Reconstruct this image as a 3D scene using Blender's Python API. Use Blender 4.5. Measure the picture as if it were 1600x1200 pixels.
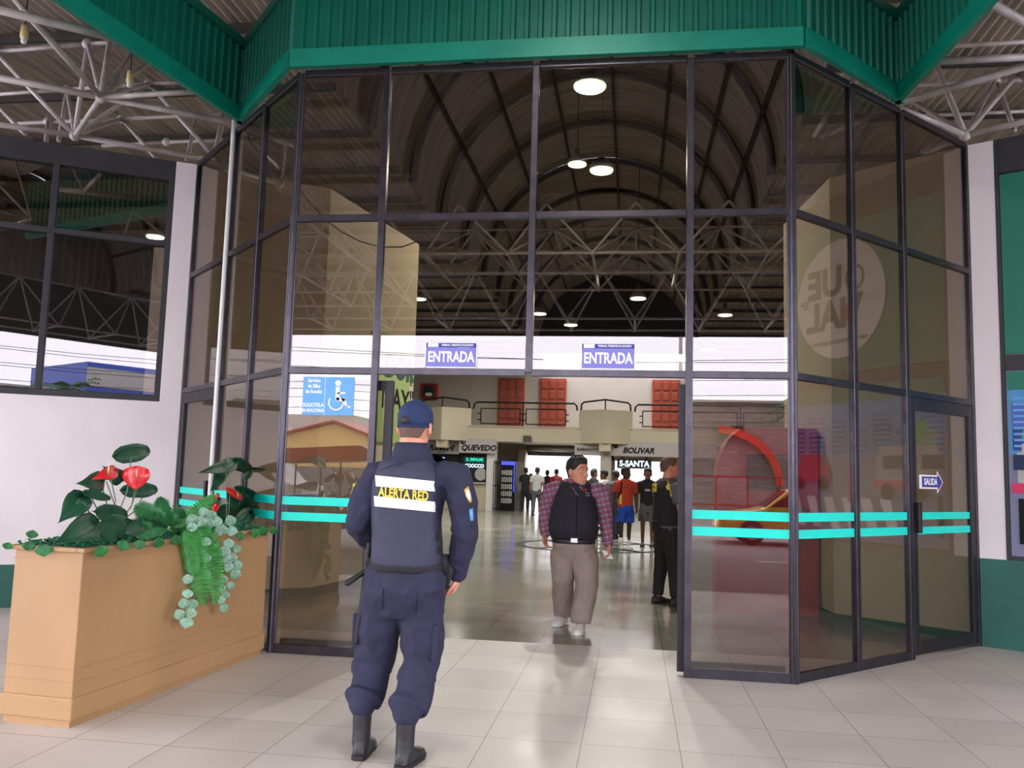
import bpy, bmesh, math, random
from math import sin, cos, pi, radians, sqrt, atan2
from mathutils import Vector as V, Matrix, noise
from mathutils.bvhtree import BVHTree
random.seed(7)
for o in list(bpy.data.objects): bpy.data.objects.remove(o)
SC = bpy.context.scene
COL = SC.collection
# ------------------------------------------------------------------ camera
FPX, PITCH, ROLL, YAW = 1335.0, .1055, .0281, -.1426
CAM = V((0, -6.62, 1.45))
Fv = V((sin(YAW)*cos(PITCH), cos(YAW)*cos(PITCH), sin(PITCH)))
R0 = V((cos(YAW), -sin(YAW), 0)); U0 = R0.cross(Fv)
Rv = R0*cos(ROLL)+U0*sin(ROLL); Uv = -R0*sin(ROLL)+U0*cos(ROLL)
cd = bpy.data.cameras.new('camera'); cam = bpy.data.objects.new('camera', cd); COL.objects.link(cam)
cd.sensor_width = 36; cd.lens = FPX/1600*36; cd.clip_end = 300; cd.clip_start = .05
M = Matrix.Identity(4)
for i in range(3):
    M[i][0] = Rv[i]; M[i][1] = Uv[i]; M[i][2] = -Fv[i]; M[i][3] = CAM[i]
cam.matrix_world = M
SC.camera = cam
# ------------------------------------------------------------------ sky, view
W = bpy.data.worlds.new('overcast_sky'); SC.world = W; W.use_nodes = True
bg = W.node_tree.nodes['Background']; bg.inputs[0].default_value = (.90, .90, 1.0, 1); bg.inputs[1].default_value = 9.0
SC.view_settings.view_transform = 'Standard'; SC.view_settings.look = 'None'
SC.view_settings.exposure = 0.0; SC.view_settings.gamma = 1; SC.view_settings.use_curve_mapping = False
SC.cycles.use_denoising = True; SC.cycles.max_bounces = 9; SC.cycles.diffuse_bounces = 4; SC.cycles.glossy_bounces = 4
SC.cycles.transparent_max_bounces = 24; SC.cycles.sample_clamp_indirect = 6
SC.cycles.caustics_reflective = False; SC.cycles.caustics_refractive = False

# ------------------------------------------------------------------ geometry from measured sight lines
def ray(x, y):
    d = Fv*FPX + Rv*(x-800) - Uv*(y-600)
    return d.normalized()
def onz(x, y, z):
    d = ray(x, y); return CAM + d*((z-CAM.z)/d.z)
def ony(x, y, Y):
    d = ray(x, y); return CAM + d*((Y-CAM.y)/d.y)
def onpl(x, y, P, n):
    d = ray(x, y); P = V(P); n = V(n); return CAM + d*((P-CAM).dot(n)/d.dot(n))

# ------------------------------------------------------------------ materials
def newmat(name):
    m = bpy.data.materials.new(name); m.use_nodes = True
    return m, m.node_tree, m.node_tree.nodes['Principled BSDF']
def s2l(c):
    return tuple(((v/255/12.92) if v/255 <= .04045 else ((v/255+.055)/1.055)**2.4) for v in c)
def pm(name, col, rough=.6, metal=0, var=.12, scale=6, bump=0, bscale=40, coat=0, spec=.5, stretch=None):
    m, nt, b = newmat(name)
    c = s2l(col)
    b.inputs['Roughness'].default_value = rough; b.inputs['Metallic'].default_value = metal
    b.inputs['Coat Weight'].default_value = coat; b.inputs['Specular IOR Level'].default_value = spec
    tc = nt.nodes.new('ShaderNodeTexCoord'); mp = nt.nodes.new('ShaderNodeMapping')
    nt.links.new(tc.outputs['Object'], mp.inputs[0])
    if stretch: mp.inputs['Scale'].default_value = stretch
    n = nt.nodes.new('ShaderNodeTexNoise'); n.inputs['Scale'].default_value = scale; n.inputs['Detail'].default_value = 6
    nt.links.new(mp.outputs[0], n.inputs['Vector'])
    r = nt.nodes.new('ShaderNodeValToRGB')
    r.color_ramp.elements[0].position = .3; r.color_ramp.elements[1].position = .7
    r.color_ramp.elements[0].color = tuple(min(1, v*(1-var)) for v in c)+(1,)
    r.color_ramp.elements[1].color = tuple(min(1, v*(1+var)) for v in c)+(1,)
    nt.links.new(n.outputs[0], r.inputs[0]); nt.links.new(r.outputs[0], b.inputs['Base Color'])
    if bump:
        n2 = nt.nodes.new('ShaderNodeTexNoise'); n2.inputs['Scale'].default_value = bscale; n2.inputs['Detail'].default_value = 4
        nt.links.new(mp.outputs[0], n2.inputs['Vector'])
        bp = nt.nodes.new('ShaderNodeBump'); bp.inputs['Strength'].default_value = bump; bp.inputs['Distance'].default_value = .01
        nt.links.new(n2.outputs[0], bp.inputs['Height']); nt.links.new(bp.outputs[0], b.inputs['Normal'])
    return m
def emi(name, col, s):
    m, nt, b = newmat(name); c = s2l(col)
    b.inputs['Base Color'].default_value = (0.02, .02, .02, 1); b.inputs['Emission Color'].default_value = c+(1,)
    b.inputs['Emission Strength'].default_value = s
    return m
def glassmat(name, tint, base, k=.7, power=5):
    m, nt, b = newmat(name); nt.nodes.remove(b)
    out = nt.nodes['Material Output']
    lw = nt.nodes.new('ShaderNodeLayerWeight'); lw.inputs[0].default_value = .5
    p = nt.nodes.new('ShaderNodeMath'); p.operation = 'POWER'; p.inputs[1].default_value = power
    ma = nt.nodes.new('ShaderNodeMath'); ma.operation = 'MULTIPLY_ADD'; ma.inputs[1].default_value = k; ma.inputs[2].default_value = base
    nt.links.new(lw.outputs['Facing'], p.inputs[0]); nt.links.new(p.outputs[0], ma.inputs[0])
    t = nt.nodes.new('ShaderNodeBsdfTransparent'); t.inputs[0].default_value = tint+(1,)
    g = nt.nodes.new('ShaderNodeBsdfGlossy'); g.inputs['Roughness'].default_value = 0; g.inputs['Color'].default_value = (.96, .93, .95, 1)
    mx = nt.nodes.new('ShaderNodeMixShader')
    nt.links.new(ma.outputs[0], mx.inputs[0]); nt.links.new(t.outputs[0], mx.inputs[1]); nt.links.new(g.outputs[0], mx.inputs[2])
    nt.links.new(mx.outputs[0], out.inputs[0])
    return m
def tilemat(name, c1, c2, size, ox, oy, rough, seam=(128, 120, 114)):
    m, nt, b = newmat(name)
    tc = nt.nodes.new('ShaderNodeTexCoord'); mp = nt.nodes.new('ShaderNodeMapping')
    mp.inputs['Location'].default_value = (-ox/size, -oy/size, 0); mp.inputs['Scale'].default_value = (1/size, 1/size, 1)
    nt.links.new(tc.outputs['Object'], mp.inputs[0])
    br = nt.nodes.new('ShaderNodeTexBrick'); br.offset = 0; br.squash = 1
    br.inputs['Scale'].default_value = 1; br.inputs['Brick Width'].default_value = 1; br.inputs['Row Height'].default_value = 1
    br.inputs['Mortar Size'].default_value = .0055; br.inputs['Mortar Smooth'].default_value = .2; br.inputs['Bias'].default_value = 0
    br.inputs['Color1'].default_value = s2l(c1)+(1,); br.inputs['Color2'].default_value = s2l(c2)+(1,); br.inputs['Mortar'].default_value = s2l(seam)+(1,)
    nt.links.new(mp.outputs[0], br.inputs['Vector'])
    n = nt.nodes.new('ShaderNodeTexNoise'); n.inputs['Scale'].default_value = 160; n.inputs['Detail'].default_value = 2
    nt.links.new(tc.outputs['Object'], n.inputs['Vector'])
    n3 = nt.nodes.new('ShaderNodeTexNoise'); n3.inputs['Scale'].default_value = 1.1; n3.inputs['Detail'].default_value = 8
    nt.links.new(tc.outputs['Object'], n3.inputs['Vector'])
    rr = nt.nodes.new('ShaderNodeMapRange'); rr.inputs[1].default_value = .25; rr.inputs[2].default_value = .75; rr.inputs[3].default_value = .82; rr.inputs[4].default_value = 1.15
    nt.links.new(n.outputs[0], rr.inputs[0])
    r3 = nt.nodes.new('ShaderNodeMapRange'); r3.inputs[1].default_value = .3; r3.inputs[2].default_value = .7; r3.inputs[3].default_value = .86; r3.inputs[4].default_value = 1.08
    nt.links.new(n3.outputs[0], r3.inputs[0])
    mu = nt.nodes.new('ShaderNodeMath'); mu.operation = 'MULTIPLY'; nt.links.new(rr.outputs[0], mu.inputs[0]); nt.links.new(r3.outputs[0], mu.inputs[1])
    vm = nt.nodes.new('ShaderNodeVectorMath'); vm.operation = 'SCALE'
    nt.links.new(br.outputs['Color'], vm.inputs[0]); nt.links.new(mu.outputs[0], vm.inputs['Scale'])
    nt.links.new(vm.outputs[0], b.inputs['Base Color'])
    b.inputs['Roughness'].default_value = rough
    r4 = nt.nodes.new('ShaderNodeMapRange'); r4.inputs[1].default_value = .3; r4.inputs[2].default_value = .7; r4.inputs[3].default_value = rough*.75; r4.inputs[4].default_value = rough*1.3
    nt.links.new(n3.outputs[0], r4.inputs[0]); nt.links.new(r4.outputs[0], b.inputs['Roughness'])
    return m
def brickmat(name, c1, c2, mortar, w, h, ms=.02):
    m, nt, b = newmat(name)
    tc = nt.nodes.new('ShaderNodeTexCoord'); mp = nt.nodes.new('ShaderNodeMapping'); mp.inputs['Rotation'].default_value = (pi/2, 0, 0)
    nt.links.new(tc.outputs['Object'], mp.inputs[0])
    br = nt.nodes.new('ShaderNodeTexBrick'); br.inputs['Scale'].default_value = 1
    br.inputs['Brick Width'].default_value = w; br.inputs['Row Height'].default_value = h; br.inputs['Mortar Size'].default_value = ms
    br.inputs['Color1'].default_value = s2l(c1)+(1,); br.inputs['Color2'].default_value = s2l(c2)+(1,); br.inputs['Mortar'].default_value = s2l(mortar)+(1,)
    nt.links.new(mp.outputs[0], br.inputs['Vector'])
    n = nt.nodes.new('ShaderNodeTexNoise'); n.inputs['Scale'].default_value = .8; n.inputs['Detail'].default_value = 7
    nt.links.new(tc.outputs['Object'], n.inputs['Vector'])
    r3 = nt.nodes.new('ShaderNodeMapRange'); r3.inputs[1].default_value = .3; r3.inputs[2].default_value = .7; r3.inputs[3].default_value = .65; r3.inputs[4].default_value = 1.15
    nt.links.new(n.outputs[0], r3.inputs[0])
    vm = nt.nodes.new('ShaderNodeVectorMath'); vm.operation = 'SCALE'
    nt.links.new(br.outputs['Color'], vm.inputs[0]); nt.links.new(r3.outputs[0], vm.inputs['Scale'])
    nt.links.new(vm.outputs[0], b.inputs['Base Color']); b.inputs['Roughness'].default_value = .85
    return m
def plaidmat(name):
    m, nt, b = newmat(name)
    tc = nt.nodes.new('ShaderNodeTexCoord'); sp = nt.nodes.new('ShaderNodeSeparateXYZ')
    mp = nt.nodes.new('ShaderNodeMapping'); mp.inputs['Rotation'].default_value = (0, .25, 0)
    nt.links.new(tc.outputs['Object'], mp.inputs[0]); nt.links.new(mp.outputs[0], sp.inputs[0])
    def band(sock, period, duty):
        a = nt.nodes.new('ShaderNodeMath'); a.operation = 'MULTIPLY'; a.inputs[1].default_value = 1/period; nt.links.new(sock, a.inputs[0])
        f = nt.nodes.new('ShaderNodeMath'); f.operation = 'FRACT'; nt.links.new(a.outputs[0], f.inputs[0])
        l = nt.nodes.new('ShaderNodeMath'); l.operation = 'LESS_THAN'; l.inputs[1].default_value = duty; nt.links.new(f.outputs[0], l.inputs[0])
        return l.outputs[0]
    base = s2l((150, 142, 160))
    prev = None
    for sock, per, du, col, fac in ((sp.outputs[2], .052, .42, (165, 48, 70), .75), (sp.outputs[0], .045, .42, (165, 48, 70), .6),
                                    (sp.outputs[2], .026, .22, (40, 48, 95), .65), (sp.outputs[0], .0225, .22, (40, 48, 95), .6)):
        mx = nt.nodes.new('ShaderNodeMix'); mx.data_type = 'RGBA'
        s = nt.nodes.new('ShaderNodeMath'); s.operation = 'MULTIPLY'; s.inputs[1].default_value = fac
        nt.links.new(band(sock, per, du), s.inputs[0]); nt.links.new(s.outputs[0], mx.inputs[0])
        if prev is None: mx.inputs[6].default_value = base+(1,)
        else: nt.links.new(prev, mx.inputs[6])
        mx.inputs[7].default_value = s2l(col)+(1,)
        prev = mx.outputs[2]
    nt.links.new(prev, b.inputs['Base Color']); b.inputs['Roughness'].default_value = .85
    return m

MT = dict(
 white_paint=pm('white_paint', (226, 217, 218), .7, var=.05, scale=1.5, bump=.15, bscale=30),
 beige_paint=pm('beige_paint', (186, 174, 152), .7, var=.04, scale=1.2, bump=.1, bscale=20),
 beige_front_lit=pm('beige_front_lit', (222, 208, 180), .7, var=.04, scale=1.2, bump=.1, bscale=20),  # the beige paint lightened to stand in for light coming through the glass
 beige_inner=pm('beige_inner', (176, 166, 154), .7, var=.04, scale=1.2),
 green_dado=pm('green_dado', (16, 84, 72), .5, var=.18, scale=3, bump=.2, bscale=30),
 green_metal=pm('green_metal', (0, 104, 84), .42, metal=.15, var=.12, scale=3),
 green_trim=pm('green_trim', (8, 128, 106), .38, metal=.1, var=.12, scale=4),
 frame=pm('dark_anodised_aluminium', (70, 66, 73), .30, metal=.85, var=.2, scale=9),
 dark_frame=pm('dark_frame', (40, 37, 42), .4, metal=.5, var=.2, scale=9),
 dark_beam=pm('dark_beam', (38, 38, 44), .6, var=.3, scale=4),
 white_steel=pm('white_steel', (176, 168, 166), .45, metal=.1, var=.25, scale=5),
 steel=pm('steel', (190, 188, 190), .25, metal=.9, var=.1),
 roof_sheet=pm('roof_sheet', (150, 140, 132), .65, metal=.2, var=.35, scale=2.2, stretch=(6, .5, 1)),
 vault_sheet=pm('vault_sheet', (150, 141, 134), .7, metal=.1, var=.4, scale=2.0, stretch=(.6, 5, .6)),
 purlin=pm('purlin', (48, 42, 38), .7, var=.3),
 teal_stripe=pm('teal_stripe', (0, 214, 196), .5, var=.02),
 tan_wood=pm('tan_painted_board', (172, 134, 92), .55, var=.08, scale=2.5, bump=.1, bscale=12, stretch=(1, 1, .4)),
 moss=pm('moss', (22, 92, 62), .8, var=.5, scale=60, bump=.5),
 leaf_dark=pm('leaf_dark', (26, 74, 52), .42, var=.3, scale=14),
 leaf_mid=pm('leaf_mid', (36, 112, 56), .5, var=.3, scale=18),
 leaf_bright=pm('leaf_bright', (66, 150, 72), .5, var=.35, scale=22),
 leaf_pale=pm('leaf_pale', (142, 182, 158), .5, var=.28, scale=50),
 red_spathe=pm('red_spathe', (216, 30, 36), .3, var=.12, scale=10, coat=.4),
 cream=pm('cream', (226, 206, 150), .5),
 stem=pm('stem', (84, 112, 84), .6),
 navy=pm('navy_cloth', (36, 37, 62), .85, var=.18, scale=9, bump=.35, bscale=60),
 navy_vest=pm('navy_vest', (48, 48, 70), .7, var=.12, scale=9, bump=.3, bscale=120),
 navy_cap=pm('navy_cap', (26, 44, 84), .8, var=.1, scale=20, bump=.2, bscale=200),
 reflective=pm('reflective_band', (232, 232, 226), .45, var=.05, scale=40),
 yellow=pm('yellow_thread', (214, 196, 70), .7, var=.1, scale=60),
 gold=pm('gold_badge', (206, 170, 60), .6, var=.2, scale=60),
 black=pm('black_cloth', (26, 25, 29), .8, var=.2, scale=12, bump=.3, bscale=60),
 black_vest=pm('black_vest', (34, 33, 44), .85, var=.15, scale=8, bump=.2, bscale=60),
 boot=pm('boot_leather', (30, 30, 34), .45, var=.25, scale=12, bump=.3, bscale=40),
 rubber=pm('rubber', (22, 22, 24), .6, var=.2),
 khaki=pm('khaki', (156, 140, 135), .85, var=.08, scale=6, bump=.3, bscale=50),
 skin=pm('skin', (212, 148, 122), .5, var=.08, scale=18, bump=.1, bscale=80),
 skin_brown=pm('skin_brown', (126, 84, 64), .5, var=.08, scale=18),
 skin_dark=pm('skin_dark', (64, 42, 34), .5, var=.1, scale=18),
 hair=pm('hair', (22, 20, 20), .5, var=.4, scale=70, bump=.6, bscale=120),
 stubble=pm('stubble', (96, 72, 62), .7, var=.3, scale=180),
 white_shoe=pm('white_shoe', (226, 222, 220), .5, var=.05, scale=20),
 white=pm('white', (232, 232, 232), .5, var=.03),
 blue_collar=pm('blue_collar', (112, 128, 158), .8, var=.1),
 orange=pm('orange_shirt', (178, 58, 34), .8, var=.1),
 blue=pm('blue_shorts', (24, 72, 168), .8, var=.12),
 grey=pm('grey_cloth', (92, 92, 98), .85, var=.12),
 grey_light=pm('grey_light', (172, 170, 168), .8, var=.1),
 denim=pm('denim', (40, 52, 78), .85, var=.15),
 olive=pm('olive_grey', (74, 74, 76), .85, var=.15),
 red_box=pm('red_box', (150, 24, 30), .4, var=.1),
 red_kiosk=pm('red_kiosk', (206, 52, 74), .45, var=.06, scale=2),
 red_door=pm('red_brown_door', (142, 56, 30), .5, var=.2, scale=8, stretch=(6, 6, .6)),
 sign_grey=pm('sign_board', (168, 160, 160), .6, var=.03),
 sign_green=pm('pale_green_board', (176, 196, 122), .6, var=.04),
 ink=pm('ink', (26, 26, 30), .7, var=.05, spec=.15),
 sticker_blue=pm('sticker_blue', (92, 158, 218), .5, var=.03),
 sticker_violet=pm('sticker_violet', (120, 118, 196), .5, var=.03),
 sticker_navy=pm('sticker_navy', (44, 44, 138), .5, var=.05),
 asphalt=pm('asphalt', (124, 121, 124), .85, var=.2, scale=4, bump=.3, bscale=40),
 concrete=pm('concrete', (176, 170, 164), .8, var=.15, scale=3, bump=.2),
 taxi_yellow=pm('taxi_yellow', (240, 186, 60), .25, var=.03, coat=.6),
 car_glass=pm('car_glass', (24, 26, 30), .1, var=.1),
 yellow_wall=pm('yellow_wall', (206, 172, 108), .8, var=.1, scale=1),
 red_paint=pm('red_paint', (206, 60, 40), .35, var=.05),
 blue_paint=pm('blue_paint', (30, 74, 170), .4, var=.08),
 mural_green=pm('mural_green', (10, 112, 90), .6, var=.06, scale=2),
 mural_sky=pm('mural_sky', (70, 140, 190), .6, var=.08),
 mural_road=pm('mural_road', (120, 122, 150), .6, var=.05),
 mural_dark=pm('mural_dark', (52, 48, 76), .6, var=.05),
 mural_disc=pm('mural_disc', (220, 214, 208), .6, var=.03),
 mural_orange=pm('mural_orange', (214, 92, 40), .6, var=.03),
 mural_pink=pm('mural_pink', (206, 40, 92), .6, var=.05),
 palm=pm('palm_frond', (62, 96, 48), .6, var=.3),
 bark=pm('bark', (92, 74, 58), .9, var=.3),
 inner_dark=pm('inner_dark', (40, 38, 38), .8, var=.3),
 lens=emi('lamp_glass', (246, 255, 226), 9.0),
 lens_off=pm('lamp_unlit_glass', (206, 206, 186), .4, var=.05),
 led_teal=emi('led_teal', (30, 220, 190), 1.3),
 led_white=emi('led_white', (225, 240, 255), 1.6),
 led_blue=emi('led_blue', (60, 70, 235), 2.0),
 screen=pm('dark_screen', (16, 44, 44), .3, var=.2),
 glass=glassmat('bronze_glass', (.65, .61, .56), .09, .6),
 clear=glassmat('clear_glass', (.9, .9, .88), .04),
 plaid=plaidmat('plaid_cloth'),
 tiles=tilemat('outdoor_tiles', (198, 186, 179), (208, 197, 190), .53, -1.32, -2.3, .42),
 tiles_in_dim=tilemat('polished_tiles_dim', (132, 130, 118), (144, 142, 128), .53, -1.32, -2.3, .13, seam=(70, 66, 60)),  # same tile as outdoors, glossier; weaker indoor light put into its darker colour
 brick=brickmat('brick_wall', (150, 128, 124), (132, 112, 110), (116, 108, 106), .4, .17),
)

# ------------------------------------------------------------------ mesh builder
class MB:
    def __init__(s): s.v = []; s.f = []
    def add(s, vs, fs):
        b = len(s.v); s.v += [V(p) for p in vs]; s.f += [tuple(i+b for i in f) for f in fs]; return s
    def box(s, c, d, rz=0, basis=None):
        c = V(c); X, Y, Z = (basis if basis else (V((cos(rz), sin(rz), 0)), V((-sin(rz), cos(rz), 0)), V((0, 0, 1))))
        vs = [c+X*(d[0]/2*a)+Y*(d[1]/2*b)+Z*(d[2]/2*e) for e in (-1, 1) for b in (-1, 1) for a in (-1, 1)]
        return s.add(vs, [(0, 2, 3, 1), (4, 5, 7, 6), (0, 1, 5, 4), (2, 6, 7, 3), (0, 4, 6, 2), (1, 3, 7, 5)])
    def bar(s, p, q, w, h=None, up=(0, 0, 1)):
        p = V(p); q = V(q); d = q-p; L = d.length; d.normalize(); up = V(up)
        if abs(d.dot(up)) > .98: up = V((0, 1, 0)) if abs(d.y) < .9 else V((1, 0, 0))
        x = d.cross(up).normalized(); y = x.cross(d)
        return s.box((p+q)/2, (w, L, h or w), basis=(x, d, y))
    def rings(s, R, cap=True, closed=False):
        n = len(R[0]); b = len(s.v)
        for r in R: s.v += [V(p) for p in r]
        m = len(R)
        for i in range(m if closed else m-1):
            j = (i+1) % m
            for k in range(n):
                l = (k+1) % n; s.f.append((b+i*n+k, b+i*n+l, b+j*n+l, b+j*n+k))
        if cap and not closed:
            s.f.append(tuple(b+k for k in range(n))[::-1]); s.f.append(tuple(b+(m-1)*n+k for k in range(n)))
        return s
    def tube(s, pts, radii, up=None, n=10, cap=True, round_caps=False):
        pts = [V(p) for p in pts]
        if not isinstance(radii, list): radii = [radii]*len(pts)
        radii = [(r, r) if not isinstance(r, (list, tuple)) else r for r in radii]
        if round_caps:
            d0 = (pts[0]-pts[1]).normalized(); d1 = (pts[-1]-pts[-2]).normalized()
            r0 = radii[0]; r1 = radii[-1]
            P = []; Q = []
            for a in (80, 50, 20):
                P.append(pts[0]+d0*(sum(r0)/2*sin(radians(a)))); Q.append(tuple(x*cos(radians(a)) for x in r0))
            P += pts; Q += radii
            for a in (20, 50, 80):
                P.append(pts[-1]+d1*(sum(r1)/2*sin(radians(a)))); Q.append(tuple(x*cos(radians(a)) for x in r1))
            pts, radii = P, Q
        R = []; prev = None
        for i, p in enumerate(pts):
            t = (pts[min(i+1, len(pts)-1)]-pts[max(i-1, 0)]).normalized()
            if up is not None: u = V(up); u = u - t*u.dot(t)
            elif prev is None:
                u = V((0, 0, 1)) if abs(t.z) < .9 else V((0, 1, 0)); u = u-t*u.dot(t)
            else: u = prev-t*prev.dot(t)
            if u.length < 1e-4: u = V((1, 0, 0)) - t*t.x
            u.normalize(); prev = u; x = t.cross(u)
            R.append([p+x*(cos(2*pi*k/n)*radii[i][0])+u*(sin(2*pi*k/n)*radii[i][1]) for k in range(n)])
        return s.rings(R, cap)
    def cyl(s, p, q, r, r2=None, n=12): return s.tube([p, q], [r, r if r2 is None else r2], n=n)
    def ell(s, c, r, basis=None, n=14, m=9):
        c = V(c); X, Y, Z = basis if basis else (V((1, 0, 0)), V((0, 1, 0)), V((0, 0, 1)))
        R = []
        for i in range(m+1):
            a = -pi/2+pi*(i+.0)/m; a = max(-1.5, min(1.5, a))
            R.append([c+X*(r[0]*cos(a)*cos(2*pi*k/n))+Y*(r[1]*cos(a)*sin(2*pi*k/n))+Z*(r[2]*sin(a)) for k in range(n)])
        return s.rings(R)
    def prism(s, poly, d):
        d = V(d); n = len(poly); a = [V(p) for p in poly]
        return s.add(a+[p+d for p in a], [tuple(range(n))[::-1], tuple(range(n, 2*n))]+[(i, (i+1) % n, n+(i+1) % n, n+i) for i in range(n)])
    def wall(s, p, q, z0, z1, t):
        p = V((p[0], p[1], 0)); q = V((q[0], q[1], 0)); d = (q-p).normalized(); nn = V((-d.y, d.x, 0))*t
        return s.prism([p+V((0, 0, z0)), q+V((0, 0, z0)), q+nn+V((0, 0, z0)), p+nn+V((0, 0, z0))], (0, 0, z1-z0))
    def lathe(s, c, prof, n=20, axis=None):
        c = V(c); Z = V(axis).normalized() if axis else V((0, 0, 1)); X = Z.orthogonal().normalized(); Y = Z.cross(X)
        return s.rings([[c+Z*z+X*(r*cos(2*pi*k/n))+Y*(r*sin(2*pi*k/n)) for k in range(n)] for r, z in prof])

def origin_of(p):
    o = V((0, 0, 0))
    while p is not None: o = o+p.location; p = p.parent
    return o
def setp(o, label=None, cat=None, group=None, kind=None):
    if label: o['label'] = label
    if cat: o['category'] = cat
    if group: o['group'] = group
    if kind: o['kind'] = kind
    return o
def link_mesh(name, me, mat, parent=None, smooth=False, origin=None):
    o = bpy.data.objects.new(name, me); COL.objects.link(o)
    if mat is not None: me.materials.append(MT[mat] if isinstance(mat, str) else mat)
    if smooth:
        for p in me.polygons: p.use_smooth = True
    off = origin_of(parent) if parent else V((0, 0, 0))
    if parent: o.parent = parent
    elif origin is not None: o.location = origin; off = V(origin)
    if off.length > 0: me.transform(Matrix.Translation(-off))
    return o
def mk(name, mb, mat, parent=None, smooth=False, bevel=0, origin=None, **kw):
    me = bpy.data.meshes.new(name); me.from_pydata([tuple(v) for v in mb.v], [], mb.f); me.validate(); me.update()
    bm = bmesh.new(); bm.from_mesh(me); bmesh.ops.recalc_face_normals(bm, faces=bm.faces); bm.to_mesh(me); bm.free()
    o = link_mesh(name, me, mat, parent, smooth, origin)
    if bevel:
        m = o.modifiers.new('bevel', 'BEVEL'); m.width = bevel; m.segments = 2; m.limit_method = 'ANGLE'
    return setp(o, **kw)
def empty(name, loc, label=None, cat=None, group=None, kind=None):
    o = bpy.data.objects.new(name, None); COL.objects.link(o); o.location = loc; o.empty_display_size = .1
    return setp(o, label, cat, group, kind)
def remesh(mb, voxel, smooth=2, fold=0, fscale=6, fz=1.0, seed=0, foldfn=None):
    """joins the overlapping shapes of a builder into one continuous skin"""
    me = bpy.data.meshes.new('tmp'); me.from_pydata([tuple(v) for v in mb.v], [], mb.f); me.update()
    bm = bmesh.new(); bm.from_mesh(me); bmesh.ops.recalc_face_normals(bm, faces=bm.faces); bm.to_mesh(me); bm.free()
    o = bpy.data.objects.new('tmp', me); COL.objects.link(o)
    m = o.modifiers.new('r', 'REMESH'); m.mode = 'VOXEL'; m.voxel_size = voxel; m.use_smooth_shade = True
    if smooth:
        m2 = o.modifiers.new('s', 'SMOOTH'); m2.factor = .5; m2.iterations = smooth
    dg = bpy.context.evaluated_depsgraph_get(); dg.update()
    res = bpy.data.meshes.new_from_object(o.evaluated_get(dg))
    bpy.data.objects.remove(o); bpy.data.meshes.remove(me)
    if fold:
        ns = [v.normal.copy() for v in res.vertices]
        for v, n in zip(res.vertices, ns):
            p = V((v.co.x*fscale, v.co.y*fscale, v.co.z*fscale*fz))+V((seed, seed*.7, 0))
            w = noise.noise(p)*.6+(.5-abs(noise.noise(p*1.7+V((3, 5, 1)))))*.7
            k = foldfn(v.co) if foldfn else 1
            v.co += n*(w*fold*k)
    for p in res.polygons: p.use_smooth = True
    return res
def text_mb(s, size, bold=0, shear=0, xs=1.0, depth=.002, align='CENTER'):
    c = bpy.data.curves.new('t', 'FONT'); c.body = s; c.size = size; c.offset = bold; c.shear = shear; c.extrude = depth/2
    c.align_x = align; c.align_y = 'CENTER'; c.resolution_u = 3
    o = bpy.data.objects.new('t', c); COL.objects.link(o)
    dg = bpy.context.evaluated_depsgraph_get(); dg.update()
    me = bpy.data.meshes.new_from_object(o.evaluated_get(dg))
    mb = MB(); mb.add([V((v.co.x*xs, v.co.y, v.co.z)) for v in me.vertices], [tuple(p.vertices) for p in me.polygons])
    bpy.data.objects.remove(o); bpy.data.curves.remove(c); bpy.data.meshes.remove(me)
    return mb
def text(name, s, size, mat, parent, loc, right, up=(0, 0, 1), mirror=False, label=None, **k):
    mb = text_mb(s, size, **k); X = V(right).normalized(); Y = V(up).normalized(); Z = X.cross(Y)
    loc = V(loc); sx = -1 if mirror else 1
    mb.v = [loc+X*(v.x*sx)+Y*v.y+Z*v.z for v in mb.v]
    return mk(name, mb, mat, parent, label=label)
def copy_tree(o, parent=None):
    c = o.copy(); COL.objects.link(c)
    if parent: c.parent = parent
    for ch in list(o.children): copy_tree(ch, c)
    return c

# ------------------------------------------------------------------ facade plan
A = V((-2.82, 0, 0)); B = V((-2.067, 0, 0)); C_ = V((-.82, 0, 0)); D = V((.416, 0, 0)); E_ = V((1.18, 0, 0))
q = sqrt(.5)
def wl(d): return A+V((-q, q, 0))*d
def wr(d): return E_+V((q, q, 0))*d
I, J, K = wl(.82), wl(1.625), wl(2.826); F_, G, H = wr(.82), wr(1.625), wr(2.826)
ZT, ZM, ZTOP = 2.247, 3.518, 4.779
UL = V((-sin(radians(60)), -.5, 0)); NL = V((.5, -sin(radians(60)), 0))
UR = V((sin(radians(60)), -.5, 0)); NR = V((-.5, -sin(radians(60)), 0))
Zv = V((0, 0, 1))
def up(p, z): return V((p[0], p[1], z))

# ------------------------------------------------------------------ ground
YB = .96; XL, XRr = -2.82-YB, 1.18+YB
mk('floor', MB().add([(-16, -5.04, 0), (14, -5.04, 0), (14, 3, 0), (3.178, 1.998, 0), (XRr, YB, 0), (XL, YB, 0), (-4.818, 1.998, 0), (-16, 3, 0), (-16, -5.04, -.14), (14, -5.04, -.14)],
   [(0, 1, 2, 3, 4, 5, 6, 7), (0, 8, 9, 1)]), 'tiles', kind='structure')
mk('floor', MB().add([(-16, 3, 0), (-4.818, 1.998, 0), (XL, YB, 0), (XRr, YB, 0), (3.178, 1.998, 0), (14, 3, 0), (14, 34, 0), (-16, 34, 0)], [tuple(range(8))]), 'tiles_in_dim', kind='structure')
mk('road', MB().box((0, -15.5, -.16), (120, 20.9, .04)), 'asphalt', kind='structure')
mk('ground', MB().box((0, 60, -.2), (160, 52, .1)), 'concrete', kind='structure')
mk('far_pavement', MB().box((0, -28, -.06), (120, 4.2, .2)), 'concrete', kind='structure')
rm = MB()
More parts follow.
